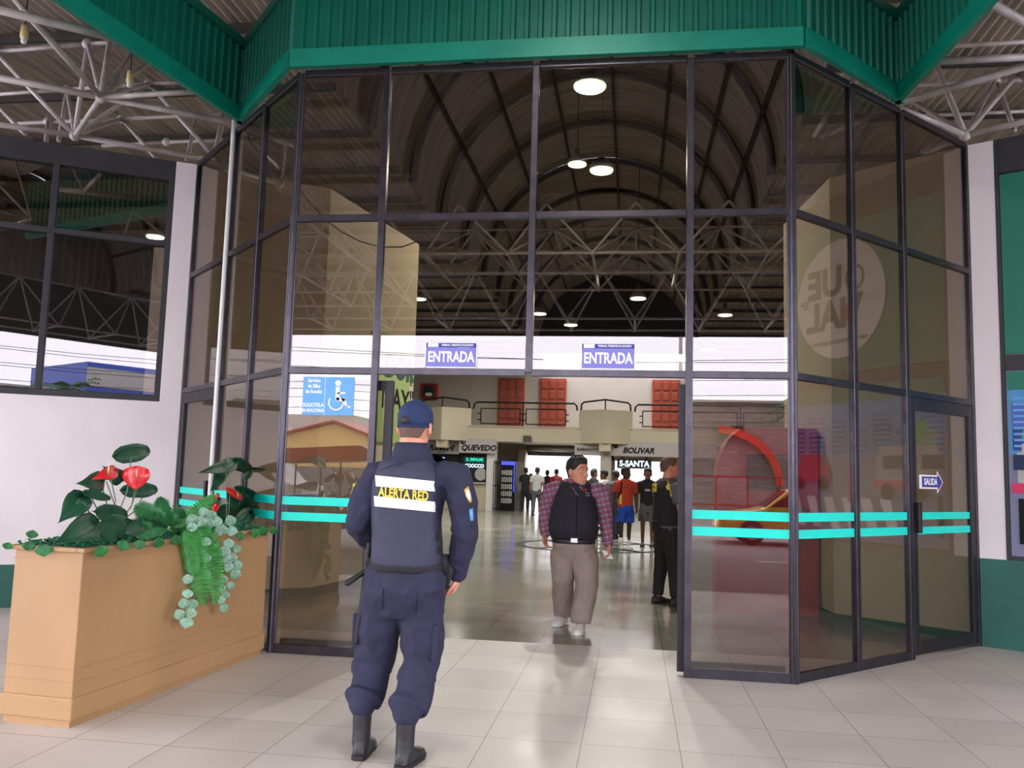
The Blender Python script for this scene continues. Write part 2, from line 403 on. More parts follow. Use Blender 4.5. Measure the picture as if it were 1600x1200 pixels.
for i in range(-9, 12): rm.box((i*2.6+.4, -11.2, -.136), (1.1, .1, .006))
mk('road_marking', rm, 'white', kind='structure')
# inlaid dark ring in the hall floor
def ring(c, r0, r1, z, n=48):
    R = [[V((c[0]+r*cos(2*pi*k/n), c[1]+r*sin(2*pi*k/n), zz)) for k in range(n)] for r, zz in ((r0, 0.001), (r0, z), (r1, z), (r1, 0.001))]
    return R
trm = MB().rings(ring((-.85, 11.7), 1.45, 1.6, .004), closed=True)
trm.rings(ring((-.85, 11.7), .55, .68, .004), closed=True)
for k in range(4):
    a = pi/4+k*pi/2; trm.bar((-.85+.7*cos(a), 11.7+.7*sin(a), .003), (-.85+1.45*cos(a), 11.7+1.45*sin(a), .003), .16, .004)
mk('trim_1', trm, 'ink', kind='structure')

# ------------------------------------------------------------------ glazed bay
def screen(name, pts, zs, extra=None, doors=(), skip=()):
    root = empty(name, pts[0], kind='structure')
    for ip, p in enumerate(pts):
        zb = zs[1] if ((ip-1, 0) in skip and (ip, 0) in skip) else 0
        mk('post', MB().box(up(p, (zs[-1]+zb)/2), (.055, .055, zs[-1]-zb), rz=atan2((pts[-1]-pts[0]).y, (pts[-1]-pts[0]).x)), 'frame', root, bevel=.004)
    for i in range(len(pts)-1):
        p, q_ = pts[i], pts[i+1]; d = (q_-p).normalized(); n = V((d.y, -d.x, 0))
        for j, z in enumerate(zs):
            if (i, j) in skip and j == 0: continue
            h = .055 if j else .07
            zz = z if j else .035
            mk('transom' if j else 'sill', MB().bar(up(p, zz)+d*.0275, up(q_, zz)-d*.0275, .05, h), 'frame', root, bevel=.004)
        for j in range(len(zs)-1):
            if (i, j) in skip: continue
            a = up(p, zs[j]+(.07 if j == 0 else .0275))+d*.0275; b = up(q_, zs[j+1]-.0275)-d*.0275
            mid = (a+b)/2
            pane = mk('pane', MB().box(mid, ((q_-p).length-.055, .008, b.z-a.z), rz=atan2(d.y, d.x)), 'glass', root)
            if j == 0 and i not in doors:
                g = MB(); g.bar(up(p, zs[0]+.07+.006)+d*.035+n*.01, up(q_, .076)-d*.035+n*.01, .012)
                for z in (1.1925, 1.0675):
                    mk('stripe', MB().box(up(mid, z)+n*.0075, ((q_-p).length-.06, .003, .066), rz=atan2(d.y, d.x)), 'teal_stripe', pane, label='turquoise safety stripe')
    return root
Z4 = [0, ZT, ZM, ZTOP]
w1 = screen('window_1', [A, B, C_, D, E_], Z4, skip=((1, 0), (2, 0)))
w2 = screen('window_2', [K, J, I, A], Z4, doors=(0,), skip=((0, 0),))
w3 = screen('window_3', [E_, F_, G, H], Z4, doors=(2,), skip=((2, 0),))
def hinged(name, p, q_, handle_at, mirror=False):
    d = (q_-p).normalized(); n = V((d.y, -d.x, 0)); ang = atan2(d.y, d.x); L = (q_-p).length
    r = empty(name, p, kind='structure')
    fr = MB(); z0, z1 = .03, ZT-.03
    for a, b in ((.035, .115), (L-.115, L-.035)):
        fr.box(up(p+d*((a+b)/2), (z0+z1)/2), (b-a, .045, z1-z0), rz=ang)
    fr.box(up(p+d*(L/2), z1-.055), (L-.23, .045, .11), rz=ang); fr.box(up(p+d*(L/2), z0+.05), (L-.23, .045, .1), rz=ang)
    mk('door_frame', fr, 'dark_frame', r, bevel=.004)
    pane = mk('pane', MB().box(up(p+d*(L/2), (z0+z1)/2), (L-.23, .008, z1-z0-.2), rz=ang), 'glass', r)
    for z in (1.1925, 1.0675):
        mk('stripe', MB().box(up(p+d*(L/2), z)+n*.0075, (L-.235, .003, .062), rz=ang), 'teal_stripe', pane, label='turquoise safety stripe')
    mk('handle', MB().box(up(p+d*handle_at, 1.18)+n*.05, (.05, .035, .26), rz=ang), 'dark_frame', r, bevel=.006, label='black pull handle')
    return r
d2 = hinged('door_2', G, H, .09)
d3 = hinged('door_3', K, J, 1.11)
# open sliding leaves parked behind the fixed side panes
def leaf(name, x0, x1):
    r = empty(name, (x0, .09, 0), kind='structure'); fr = MB()
    lead, trail = (x1-.035, x0+.012) if x0 < -1 else (x0+.035, x1-.012)
    fr.box((lead, .09, 1.1), (.07, .045, 2.16)); fr.box((trail, .09, 1.1), (.024, .045, 2.16))
    fr.box(((x0+x1)/2, .09, 2.14), (x1-x0-.14, .045, .08)); fr.box(((x0+x1)/2, .09, .06), (x1-x0-.14, .045, .08))
    mk('door_frame', fr, 'dark_frame', r, bevel=.004)
    mk('pane', MB().box(((x0+x1)/2, .09, 1.1), (x1-x0-.14, .008, 2.0)), 'clear', r)
leaf('door_1', -2.85, -1.93); leaf('door_4', .345, 1.2)
# ------------------------------------------------------------------ stickers on the glass
def sticker(name, c0, c1, y, matn, label, cat, border=None, group=None):
    o = empty(name, ((c0[0]+c1[0])/2, y, c0[1]), label, cat, group)
    mk('backing', MB().box(((c0[0]+c1[0])/2, y, (c0[1]+c1[1])/2), (c1[0]-c0[0], .003, c1[1]-c0[1])), matn, o)
    return o
for x0, x1, lb in ((-1.65, -1.245, 'violet entrance sticker with white capitals, on the pane above the left half of the doorway'), (-.405, -.0, 'violet entrance sticker with white capitals, on the pane above the right half of the doorway')):
    s = sticker('entrance_sticker', (x0, 2.29), (x1, 2.445), -.0065, 'sticker_violet', lb, 'sticker', group='entrance stickers')
    xc = (x0+x1)/2
    mk('header', MB().box((xc, -.0065, 2.463), (x1-x0, .003, .034)), 'sticker_navy', s)
    mk('border', MB().box((xc, -.0065, 2.284), (x1-x0+.02, .003, .01)).box((x0-.006, -.0065, 2.38), (.008, .003, .2)).box((x1+.006, -.0065, 2.38), (.008, .003, .2)), 'white', s)
    text('lettering', 'ENTRADA', .118, 'white', s, (xc, -.009, 2.365), (1, 0, 0), bold=.0035, xs=.70)
    text('lettering', 'TERMINAL TERRESTRE DE QUEVEDO', .022, 'white', s, (xc+.05, -.009, 2.463), (1, 0, 0), bold=.0006, xs=.72)
    mk('logo', MB().box((x0+.055, -.009, 2.463), (.085, .003, .03)), 'white', s)
s = sticker('wheelchair_sticker', (-2.665, 1.885), (-2.235, 2.195), -.0065, 'sticker_blue', 'light blue sticker with a white wheelchair symbol on the left glass pane', 'sticker')
ic = MB(); cx, cz = -2.365, 2.04; yy = -.0095
for k in range(20):
    a0 = radians(150+k*12.5); a1 = radians(150+(k+1)*12.5)
    ic.bar((cx-.01+.058*cos(a0), yy, cz-.045+.058*sin(a0)), (cx-.01+.058*cos(a1), yy, cz-.045+.058*sin(a1)), .003, .012, up=(0, 1, 0)) if 0 else ic.box((cx-.015+.06*cos((a0+a1)/2), yy, cz-.05+.06*sin((a0+a1)/2)), (.016, .003, .013), basis=(V((-sin((a0+a1)/2), 0, cos((a0+a1)/2))), V((0, 1, 0)), V((cos((a0+a1)/2), 0, sin((a0+a1)/2)))))
ic.lathe((cx-.005, yy+.0015, cz+.105), [(.001, 0), (.024, 0), (.024, .003), (.001, .003)], axis=(0, -1, 0))
for p, q_, w in (((-.005, .07), (-.005, -.03), .034), ((-.005, .025), (.055, .025), .014), ((-.01, -.025), (.055, -.025), .03), ((.05, -.02), (.075, -.085), .02), ((.07, -.085), (.105, -.085), .014)):
    p3 = V((cx+p[0], yy, cz+p[1])); q3 = V((cx+q_[0], yy, cz+q_[1])); d = (q3-p3).normalized()
    ic.box((p3+q3)/2, ((q3-p3).length+w*.3, .003, w), basis=(d, V((0, 1, 0)), V((0, 1, 0)).cross(d)))
mk('symbol', ic, 'white', s)
for t, z in (('Servicio', 2.165), ('de Sillas', 2.12), ('de Ruedas', 2.075), ('SOLICITELA', 1.965), ('EN BOLETERIA', 1.92)):
    text('lettering', t, .042 if t != 'EN BOLETERIA' else .036, 'white', s, (-2.572, -.009, z), (1, 0, 0), bold=.001, xs=.8)
mk('divider', MB().box((-2.478, -.0095, 2.04), (.003, .003, .3)), 'white', s)
# exit arrow on the right door
dW = V((q, q, 0)); nW = V((q, -q, 0))
s = empty('exit_sticker', up(G+dW*.38, 1.41)+nW*.01, 'small blue arrow sticker with white border and lettering on the right glass door', 'sticker')
def arr(m, x0, x1, z0, z1, hx, off):
    zc = (z0+z1)/2; h = (z1-z0)/2
    pts = [(x0, zc-h*.62), (hx, zc-h*.62), (hx, z0), (x1, zc), (hx, z1), (hx, zc+h*.62), (x0, zc+h*.62)]
    m.prism([up(G+dW*a, b)+nW*off for a, b in pts], nW*.002)
    return m
mk('border', arr(MB(), .185, .60, 1.39, 1.585, .495, .0065), 'white', s)
mk('backing', arr(MB(), .21, .583, 1.412, 1.563, .503, .0085), 'sticker_navy', s)
text('lettering', 'SALIDA', .082, 'white', s, up(G+dW*.375, 1.4875)+nW*.012, dW, bold=.002, xs=.85)
mk('logo', MB().box(up(G+dW*.205, 1.4875)+nW*.012, (.03, .002, .09), rz=pi/4), 'white', s)

# ------------------------------------------------------------------ outer walls
def lpt(u0, u, s_, z, off=0, n=None): return up(u0+u*s_, z)+(n*off if n else V((0, 0, 0)))
def wallseg(m, base, U, N, s0, s1, z0, z1, t=.2, off=0):
    p = base+U*s0+N*off; q_ = base+U*s1+N*off
    m.prism([up(p, z0), up(q_, z0), up(q_-N*t, z0), up(p-N*t, z0)], (0, 0, z1-z0)); return m
m = MB(); wallseg(m, K, UL, NL, 0.03, .24, .42, 4.78, .25); wallseg(m, K, UL, NL, .24, 7, .42, 2.12, .25)
mk('wall_left', m, 'white_paint', kind='structure')
mk('baseboard_left', wallseg(MB(), K, UL, NL, .03, 7, 0, .42, .25, .006), 'green_dado', kind='structure')
m = MB(); wallseg(m, H, UR, NR, .03, .27, .8, 4.78, .25); wallseg(m, H, UR, NR, .27, 7, .8, 4.78, .2, -.04)
mk('wall_right', m, 'white_paint', kind='structure')
mk('baseboard_right', wallseg(MB(), H, UR, NR, .03, 7, 0, .8, .25, .006), 'green_dado', kind='structure')
w4 = empty('window_4', K+UL*.24, kind='structure')
fr = MB()
for s0, s1, z0, z1 in ((.24, 7, 4.56, 4.78), (.24, 7, 2.12, 2.19), (.24, .30, 2.19, 4.56), (.30, 7, 3.82, 3.88)): wallseg(fr, K, UL, NL, s0, s1, z0, z1, .12)
for s0 in (1.37, 2.7, 4.0, 5.3): wallseg(fr, K, UL, NL, s0, s0+.06, 2.19, 4.56, .1)
mk('window_frame', fr, 'dark_beam', w4, bevel=.004)
pn = MB()
for a, b in ((.30, 1.37), (1.43, 2.7), (2.76, 4.0), (4.06, 5.3), (5.36, 7)):
    for z0, z1 in ((2.19, 3.82), (3.88, 4.56)):
        mk('pane', wallseg(MB(), K, UL, NL, a, b, z0, z1, .008, -.05), 'glass', w4)
# dark room behind the left window
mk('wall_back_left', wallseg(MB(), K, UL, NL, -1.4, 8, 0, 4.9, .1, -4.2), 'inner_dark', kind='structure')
# mural boards on the right wall
w5 = empty('window_5', H+UR*.27, kind='structure'); fr = MB()
for s0, s1, z0, z1 in ((.25, .285, .8, 4.78), (.285, 7, 4.44, 4.78), (.285, 7, 2.54, 2.69), (.285, 7, .8, .84), (2.7, 2.78, .84, 4.44)): wallseg(fr, H, UR, NR, s0, s1, z0, z1, .05, .006)
mk('window_frame', fr, 'dark_beam', w5, bevel=.004)
def RP(s_, z, off=.0): return up(H+UR*s_, z)+NR*off
g1 = empty('painted_board', RP(1.5, 2.69), 'tall green painted board with a pale round emblem, above the street mural', 'mural')
mk('backing', wallseg(MB(), H, UR, NR, .29, 2.7, 2.7, 4.43, .03, -.008), 'mural_green', g1)
cs, czz = 1.72, 3.57
dd = MB(); n = 48
dd.prism([RP(cs+.69*cos(2*pi*k/n), czz+.69*sin(2*pi*k/n), -.007) for k in range(n)], NR*.006)
mk('disc', dd, 'mural_disc', g1)
def rt(s, size, matn, par, sx, z, off=.003, **k): return text('lettering', s, size, matn, par, RP(sx, z, off), UR, **k)
rt('UE', .46, 'mural_dark', g1, cs+.22, czz+.2, bold=.02)
rt('IAL', .46, 'mural_dark', g1, cs+.2, czz-.19, bold=.02)
rt('EP', .13, 'mural_dark', g1, cs+.56, czz+.0, bold=.004)
rt('EMPRESA PUBLICA DE MOVILIDAD', .062, 'mural_dark', g1, cs+.05, czz-.5, bold=.001)
qm = MB()
for k in range(26):
    a = 2*pi*k/26
    if k in (20, 21): continue
    qm.box(RP(cs-.25+.13*cos(a), czz+.2+.13*sin(a), .001), (.05, .003, .032), basis=(UR*-sin(a)+Zv*cos(a), NR, UR*cos(a)+Zv*sin(a)))
mk('ring_emblem', qm, 'mural_dark', g1)
mk('tail_emblem', MB().prism([RP(cs-.38, czz+.02, -.0), RP(cs-.28, czz+.02, 0), RP(cs-.19, czz-.22, 0), RP(cs-.23, czz-.33, 0)], NR*.003), 'mural_dark', g1)
mk('tip_emblem', MB().prism([RP(cs-.16, czz-.1, 0), RP(cs-.06, czz-.1, 0), RP(cs-.18, czz-.4, 0), RP(cs-.24, czz-.28, 0)], NR*.003), 'mural_orange', g1)
g2 = empty('street_mural', RP(1.5, .84), 'printed cartoon street mural with bus and tree under the green board', 'mural')
def mq(m, s0, s1, z0, z1, off=-.004, t=.003):
    m.prism([RP(s0, z0, off), RP(s1, z0, off), RP(s1, z1, off), RP(s0, z1, off)], NR*t); return m
mk('backing', wallseg(MB(), H, UR, NR, .29, 2.7, .84, 2.54, .03, -.008), 'mural_road', g2)
mk('sky', mq(MB(), .3, 2.69, 1.75, 2.53, -.007), 'mural_sky', g2)
mk('hill', mq(MB(), .3, 2.69, 2.36, 2.53, -.003), 'mural_green', g2)
m = MB()
for i in range(14): mq(m, .33+(i % 7)*.33, .33+(i % 7)*.33+.24, 1.8, 2.0+.3*((i*37) % 5)/5, -.003)
mk('buildings', m, 'blue_paint', g2)
m = MB()
for i in range(9):
    for j in range(7): mq(m, .34+(j)*.33, .54+j*.33, 1.83+i*.055, 1.85+i*.055, .0005)
mk('facade_pattern', m, 'sticker_blue', g2, kind='stuff')
mk('bus', mq(mq(MB(), .36, 1.2, 1.5, 1.78, .001), .4, 1.16, 1.78, 1.86, .001), 'grey_light', g2)
mk('bus_window', mq(mq(MB(), .33, .6, 1.62, 1.76, .0045), .66, 1.1, 1.62, 1.76, .0045), 'denim', g2)
mk('bus_stripe', mq(MB(), .31, 1.24, 1.41, 1.5, .001), 'mural_pink', g2)
m = MB()
for c, r in (((.5, 1.93), .1), ((.58, 2.03), .1), ((.66, 1.92), .11), ((.55, 1.85), .09)):
    m.prism([RP(c[0]+r*cos(2*pi*k/20), c[1]+r*sin(2*pi*k/20), .0005), ][:0] or [RP(c[0]+r*cos(2*pi*k/20), c[1]+r*sin(2*pi*k/20), .0005+.0004*r*10) for k in range(20)], NR*.002)
mk('tree', m, 'leaf_bright', g2)
m = MB()
for i in range(6): m.prism([RP(.9+i*.28, .95, -.003), RP(1.04+i*.28, .95, -.003), RP(1.16+i*.28, 1.3, -.003), RP(1.02+i*.28, 1.3, -.003)], NR*.003)
mk('zebra_crossing', m, 'white', g2)
m = MB()
for cx_, cz_, r in ((.62, 1.38, .09), (1.05, 1.38, .09), (2.0, 1.45, .08), (2.4, 1.45, .08)):
    m.prism([RP(cx_+r*cos(2*pi*k/20), cz_+r*sin(2*pi*k/20), .005) for k in range(20)], NR*.002)
mq(m, .36, .42, .95, 1.36, .002)
mk('wheel_print', m, 'ink', g2, kind='stuff')
m = MB(); mq(m, 1.5, 1.62, 1.25, 1.55, .002); mq(m, 1.52, 1.6, 1.57, 1.66, .002); mq(m, 1.9, 2.5, 1.47, 1.66, .002); mq(m, 2.0, 2.38, 1.66, 1.78, .002)
mk('car_print', m, 'mural_pink', g2, kind='stuff')

# ------------------------------------------------------------------ green corrugated fascia
def corr(m, p, q_, z0, z1, pitch=.11, dep=.028, out=None):
    p = V((p[0], p[1], 0)); q_ = V((q_[0], q_[1], 0)); L = (q_-p).length; d = (q_-p)/L; n = V(out)
    k = int(L/pitch); pts = []
    for i in range(k):
        s0 = i*L/k; w = L/k
        pts += [(s0, 0), (s0+w*.55, 0), (s0+w*.65, dep), (s0+w*.9, dep)]
    pts.append((L, 0)); b = len(m.v)
    for z in (z0, z1):
        for s_, o in pts: m.v.append(up(p+d*s_+n*o, z))
    N = len(pts)
    for z in (z0, z1):
        for s_, o in pts: m.v.append(up(p+d*s_+n*(o-.012), z))
    for i in range(N-1):
        m.f.append((b+i, b+i+1, b+N+i+1, b+N+i)); m.f.append((b+2*N+i, b+3*N+i, b+3*N+i+1, b+2*N+i+1))
    return m
PL = [V((-4.95, -7.0, 0)), V((-3.87, 1.02, 0)), V((-2.9, -.06, 0)), V((1.26, -.06, 0)), V((2.29, 1.04, 0)), V((3.35, -7.0, 0))]
# fix the near ends from the splay of the two outward runs
PL[0] = V((-3.87, 1.02, 0))+(V((-4.23, -1.15, 0))-V((-3.87, 1.0, 0))).normalized()*4.2
PL[5] = V((2.29, 1.04, 0))+(V((2.46, -.46, 0))-V((2.29, 1.17, 0))).normalized()*4.2
fasc = empty('canopy_fascia', (-.82, 0, 4.8), 'dark green corrugated metal fascia running above the glazed bay', 'fascia')
outs = [V((.98, -.16, 0)), V((q, q*-1, 0))*-1 if 0 else V((-q, -q, 0)), V((0, -1, 0)), V((q, -q, 0)), V((-.98, -.13, 0))]
outs[1] = V((-q, -q, 0)); 
for i in range(5):
    a, b = PL[i], PL[i+1]; z1 = 5.62 if i in (0, 1, 3, 4) else 6.4
    o = outs[i]
    m = MB(); corr(m, a, b, 4.94, z1, out=o); mk('corrugated_panel', m, 'green_metal', fasc)
    d = (b-a).normalized()
    e0 = .0
    m = MB(); m.prism([up(a, 4.8), up(b, 4.8), up(b+o*.05, 4.8), up(a+o*.05, 4.8)], (0, 0, .155))
    mk('bottom_trim', m, 'green_trim', fasc)
    if z1 < 6:
        m = MB(); m.prism([up(a, z1-.06), up(b, z1-.06), up(b+o*.045, z1-.06), up(a+o*.045, z1-.06)], (0, 0, .09)); mk('top_trim', m, 'green_metal', fasc)
# ------------------------------------------------------------------ roofs
XC, RW = -.82, 3.05
def vault(y0, y1, name):
    m = MB(); n = 40; t = .06
    def P(a, y, r=0): return V((XC+(RW+r)*cos(a), y, 6.4+(3.05+r)*sin(a)))
    ny = int((y1-y0)/.12)
    for j in range(ny+1):
        y = y0+(y1-y0)*j/ny; r = .02*(j % 2)
        for i in range(n+1): m.v.append(P(pi*i/n, y, r))
    for j in range(ny):
        for i in range(n): a = j*(n+1)+i; m.f.append((a, a+1, a+n+2, a+n+1))
    mk(name, m, 'vault_sheet', kind='structure')
vault(-14.2, 0, 'ceiling'); vault(.05, 27, 'ceiling')
def flat_roof(x0, x1, y0, y1):
    m = MB(); nx = int((x1-x0)/.11)
    for j, y in enumerate((y0, y1)):
        for i in range(nx*2+1): m.v.append(V((x0+(x1-x0)*i/(nx*2), y, 6.42+(.035 if i % 2 else 0))))
    N = nx*2+1
    for i in range(N-1): m.f.append((i, i+1, N+i+1, N+i))
    mk('ceiling', m, 'roof_sheet', kind='structure')
flat_roof(-13, XC-RW, -14.2, 34); flat_roof(XC+RW, 14, -14.2, 34)
m = MB().prism([V((XC+RW*cos(pi*i/24), -.02, 6.4+3.05*sin(pi*i/24))) for i in range(25)], (0, .06, 0))
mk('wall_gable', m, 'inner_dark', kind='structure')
m = MB().prism([V((XC+(RW+.1)*cos(pi*i/24), 27, 6.3+3.2*sin(pi*i/24))) for i in range(25)], (0, .06, 0))
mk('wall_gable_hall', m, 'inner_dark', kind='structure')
m = MB().prism([V((-12.6, 4.5, 4.78)), V((9.6, 4.5, 4.78)), V((9.6, 4.5, 4.8)), V((-12.6, 4.5, 4.8))], (0, .02, 0))
# gable at the street end of the vault, and the dark edge band
m = MB(); corr(m, (-3.87, -14.15), (2.23, -14.15), 6.4, 8.5, pitch=.22, dep=.05, out=(0, 1, 0)); mk('wall_street_gable', m, 'vault_sheet', kind='structure')
m = MB().prism([V((XC+RW*cos(a), -14.3, 6.4+3.05*sin(a))) for a in [pi*i/24 for i in range(25)]], (0, .05, 0))
mk('wall_gable_back', m, 'inner_dark', kind='structure')
edge = empty('canopy_edge_band', (0, -14.25, 4.9), 'dark band along the street edge of the canopy, seen mirrored in the glass', 'fascia')
mk('panel', MB().box((0, -14.3, 5.72), (28, .08, 1.64)), 'dark_beam', edge)
for x0, x1 in ((-13, XC-RW), (XC+RW, 14)):
    for y in [-13+1.5*i for i in range(30)]:
        mk('ceiling_purlin', MB().box(((x0+x1)/2, y, 6.36), (x1-x0, .06, .1)), 'purlin', kind='structure')
for y in [-13.9+2.35*i for i in range(17)]:
    if abs(y) < .3: continue
    m = MB(); m.tube([V((XC+(RW-.06)*cos(pi*i/24), y, 6.4+(2.99)*sin(pi*i/24))) for i in range(25)], .07, n=6)
    mk('ceiling_arch', m, 'purlin', kind='structure')
for a in (40, 62, 84, 106, 128, 150, 20):
    for y0, y1 in ((-14.1, -.05), (.1, 26.9)):
        p = V((XC+(RW-.04)*cos(radians(a)), y0, 6.4+3.0*sin(radians(a)))); mk('ceiling_purlin', MB().bar(p, V((p.x, y1, p.z)), .05, .08), 'purlin', kind='structure')
# ------------------------------------------------------------------ space frames (one welded frame each)
def member(root, nm, p, q_, r, n=10): mk(nm, MB().cyl(p, q_, r, n=n), 'white_steel', root, True)
def drawn_frame(root, members, nodes, r=.027):
    zz = {'b': 5.0, 't': 5.95}
    for (x0, y0, a, x1, y1, b, w) in members:
        p = onz(x0, y0, zz[a]); q_ = onz(x1, y1, zz[b]); member(root, 'chord' if a == b else 'diagonal', p, q_, r*w)
    for (x, y, a) in nodes: mk('node', MB().ell(onz(x, y, zz[a]), (r*2.2,)*3, n=12, m=7), 'white_steel', root, True)
def lattice(root, keep, O, u, v, ni, nj, z0, z1, r=.024):
    def Bn(i, j): return up(O+u*i+v*j, z0)
    def Tn(i, j): return up(O+u*(i+.5)+v*(j+.5), z1)
    mm = MB()
    for i in range(ni[0], ni[1]):
        for j in range(nj[0], nj[1]):
            b = Bn(i, j)
            if not keep(b): continue
            mm.ell(b, (r*2,)*3, n=6, m=4)
            for c in (Bn(i+1, j), Bn(i, j+1)):
                if keep(c): mm.cyl(b, c, r*1.1, n=6)
            for di, dj in ((0, 0), (-1, 0), (0, -1), (-1, -1)):
                t = Tn(i+di, j+dj)
                if keep(t): mm.cyl(b, t, r, n=6)
            t = Tn(i, j)
            if keep(t):
                for c in (Tn(i+1, j), Tn(i, j+1)):
                    if keep(c): mm.cyl(t, c, r, n=6)
    mk('lattice', mm, 'white_steel', root, kind='stuff')
LM = [(0, 122, 'b', 158, 152, 'b', 1.2), (158, 152, 'b', 372, 193, 'b', 1.2), (-60, 186, 'b', 117, 212, 'b', 1.1), (117, 212, 'b', 325, 249, 'b', 1.1), (158, 152, 'b', 117, 212, 'b', 1),
 (158, 152, 'b', 310, 143, 'b', 1), (-40, 6, 'b', 187, 61, 'b', 1.3), (-40, 84, 't', 137, 69, 't', .9), (137, 69, 't', 190, 65, 't', .9), (-40, 150, 't', 105, 140, 't', .9), (105, 140, 't', 233, 131, 't', .9), (233, 131, 't', 285, 129, 't', .9),
 (28, 193, 't', 190, 186, 't', .9), (190, 186, 't', 352, 178, 't', .9), (160, 228, 't', 260, 222, 't', .9), (260, 222, 't', 356, 219, 't', .9),
 (20, -4, 't', 50, 30, 'b', 1), (50, 30, 'b', 158, 152, 'b', 1.05), (158, 152, 'b', 172, 62, 't', 1.1), (158, 152, 'b', 207, 84, 't', 1.3), (158, 152, 'b', 137, 69, 't', .9), (158, 152, 'b', 240, 94, 't', .9), (158, 152, 'b', 233, 131, 't', .9),
 (117, 212, 'b', 137, 69, 't', 1), (117, 212, 'b', 105, 140, 't', .9), (-10, 78, 't', 117, 212, 'b', 1), (117, 212, 'b', 190, 186, 't', .9), (117, 212, 'b', 233, 131, 't', .9), (-10, 160, 't', 40, 210, 'b', .9),
 (233, 131, 't', 335, 245, 'b', 1), (190, 186, 't', 243, 246, 'b', .9), (351, 178, 't', 336, 238, 'b', 1.2), (306, 184, 't', 292, 250, 'b', .9), (105, 140, 't', 92, 220, 'b', .9), (75, 190, 't', 72, 222, 'b', .9)]
lf_root = empty('space_frame', (-5.2, .73, 5.0), 'white tubular space frame under the roof left of the glazed bay', 'space frame')
drawn_frame(lf_root, LM, [(158, 152, 'b'), (117, 212, 'b'), (137, 69, 't'), (233, 131, 't'), (190, 186, 't'), (105, 140, 't'), (260, 222, 't'), (75, 190, 't')])
lattice(lf_root, lambda p: -12 < p.x < -4.4 and -11.5 < p.y < -1.3, V((-4.7, -11, 0)), V((1.4, 0, 0)), V((0, 1.4, 0)), (-6, 1), (0, 8), 5.0, 5.95)
RM = [(1402, 162, 'b', 1640, 92, 'b', 1.25), (1508, 211, 'b', 1640, 181, 'b', 1.15), (1403, 168, 'b', 1508, 211, 'b', 1.1), (1430, 160, 't', 1508, 211, 'b', 1.1), (1463, 102, 't', 1508, 211, 'b', 1.1), (1593, 112, 't', 1508, 211, 'b', 1.1),
 (1466, 96, 'b', 1640, 87, 'b', 1.15), (1488, 72, 't', 1640, 63, 't', .9), (1432, 133, 't', 1555, 127, 't', .85), (1555, 127, 't', 1640, 124, 't', .85), (1437, 181, 't', 1640, 172, 't', .8), (1548, 5, 'b', 1640, 58, 'b', 1.3), (1558, 128, 't', 1585, 204, 'b', .9), (1555, 127, 't', 1508, 211, 'b', .9), (1593, 112, 't', 1640, 180, 'b', 1)]
rf_root = empty('space_frame', (3.3, 2.3, 5.0), 'white tubular space frame under the roof right of the glazed bay', 'space frame')
drawn_frame(rf_root, RM, [(1508, 211, 'b'), (1555, 127, 't')])
lattice(rf_root, lambda p: 2.75 < p.x < 11 and -11.5 < p.y < -1.0, V((3.1, -11, 0)), V((1.4, 0, 0)), V((0, 1.4, 0)), (0, 6), (0, 8), 5.0, 5.95)
er = empty('space_frame', (0, -13.7, 5), 'pale lattice along the street edge of the canopy, seen mirrored in the glass', 'space frame')
lattice(er, lambda p: -13 < p.x < 13 and -14 < p.y < -11.8, V((0, -13.7, 0)), V((1.5, 0, 0)), V((0, 1.5, 0)), (-9, 9), (0, 2), 4.95, 6.2)
hr = empty('space_frame', (-.8, 9, 5.6), 'pale lattice under the roof deep inside the hall', 'space frame')
lattice(hr, lambda p: -11 < p.x < 9 and 7.5 < p.y < 13, V((-.8, 9, 0)), V((1.6, 0, 0)), V((0, 1.6, 0)), (-7, 7), (-1, 4), 5.6, 6.3)
# white pipe standing in front of the left wing, two pendant bulbs in the left frame
pt = onpl(365, 202, (-3.93, 1.05, 0), (q, q, 0)); pb = up(pt, 0)
mk('drain_pipe', MB().cyl(up(pt, 0), up(pt, 4.95), .022, n=14), 'white', smooth=True, origin=pb, label='slim white metal pipe standing against the left glazed wing', cat='pipe')
for (x, y, lb) in ((38, 55, 'small pendant bulb hanging nearest the frame corner at far left'), (203, 125, 'small pendant bulb hanging beside the green fascia')):
    p = onz(x, y, 5.2); b = empty('pendant_bulb', p, lb, 'lamp', 'pendant bulbs')
    mk('socket', MB().lathe(p, [(.004, .09), (.03, .085), (.034, -.02), (.03, -.03)]), 'cream', b, True)
    mk('bulb', MB().ell(p-V((0, 0, .05)), (.026, .026, .032)), 'white', b, True)
    mk('cord', MB().cyl(p+V((0, 0, .09)), up(p, 6.0), .006, n=6), 'rubber', b)
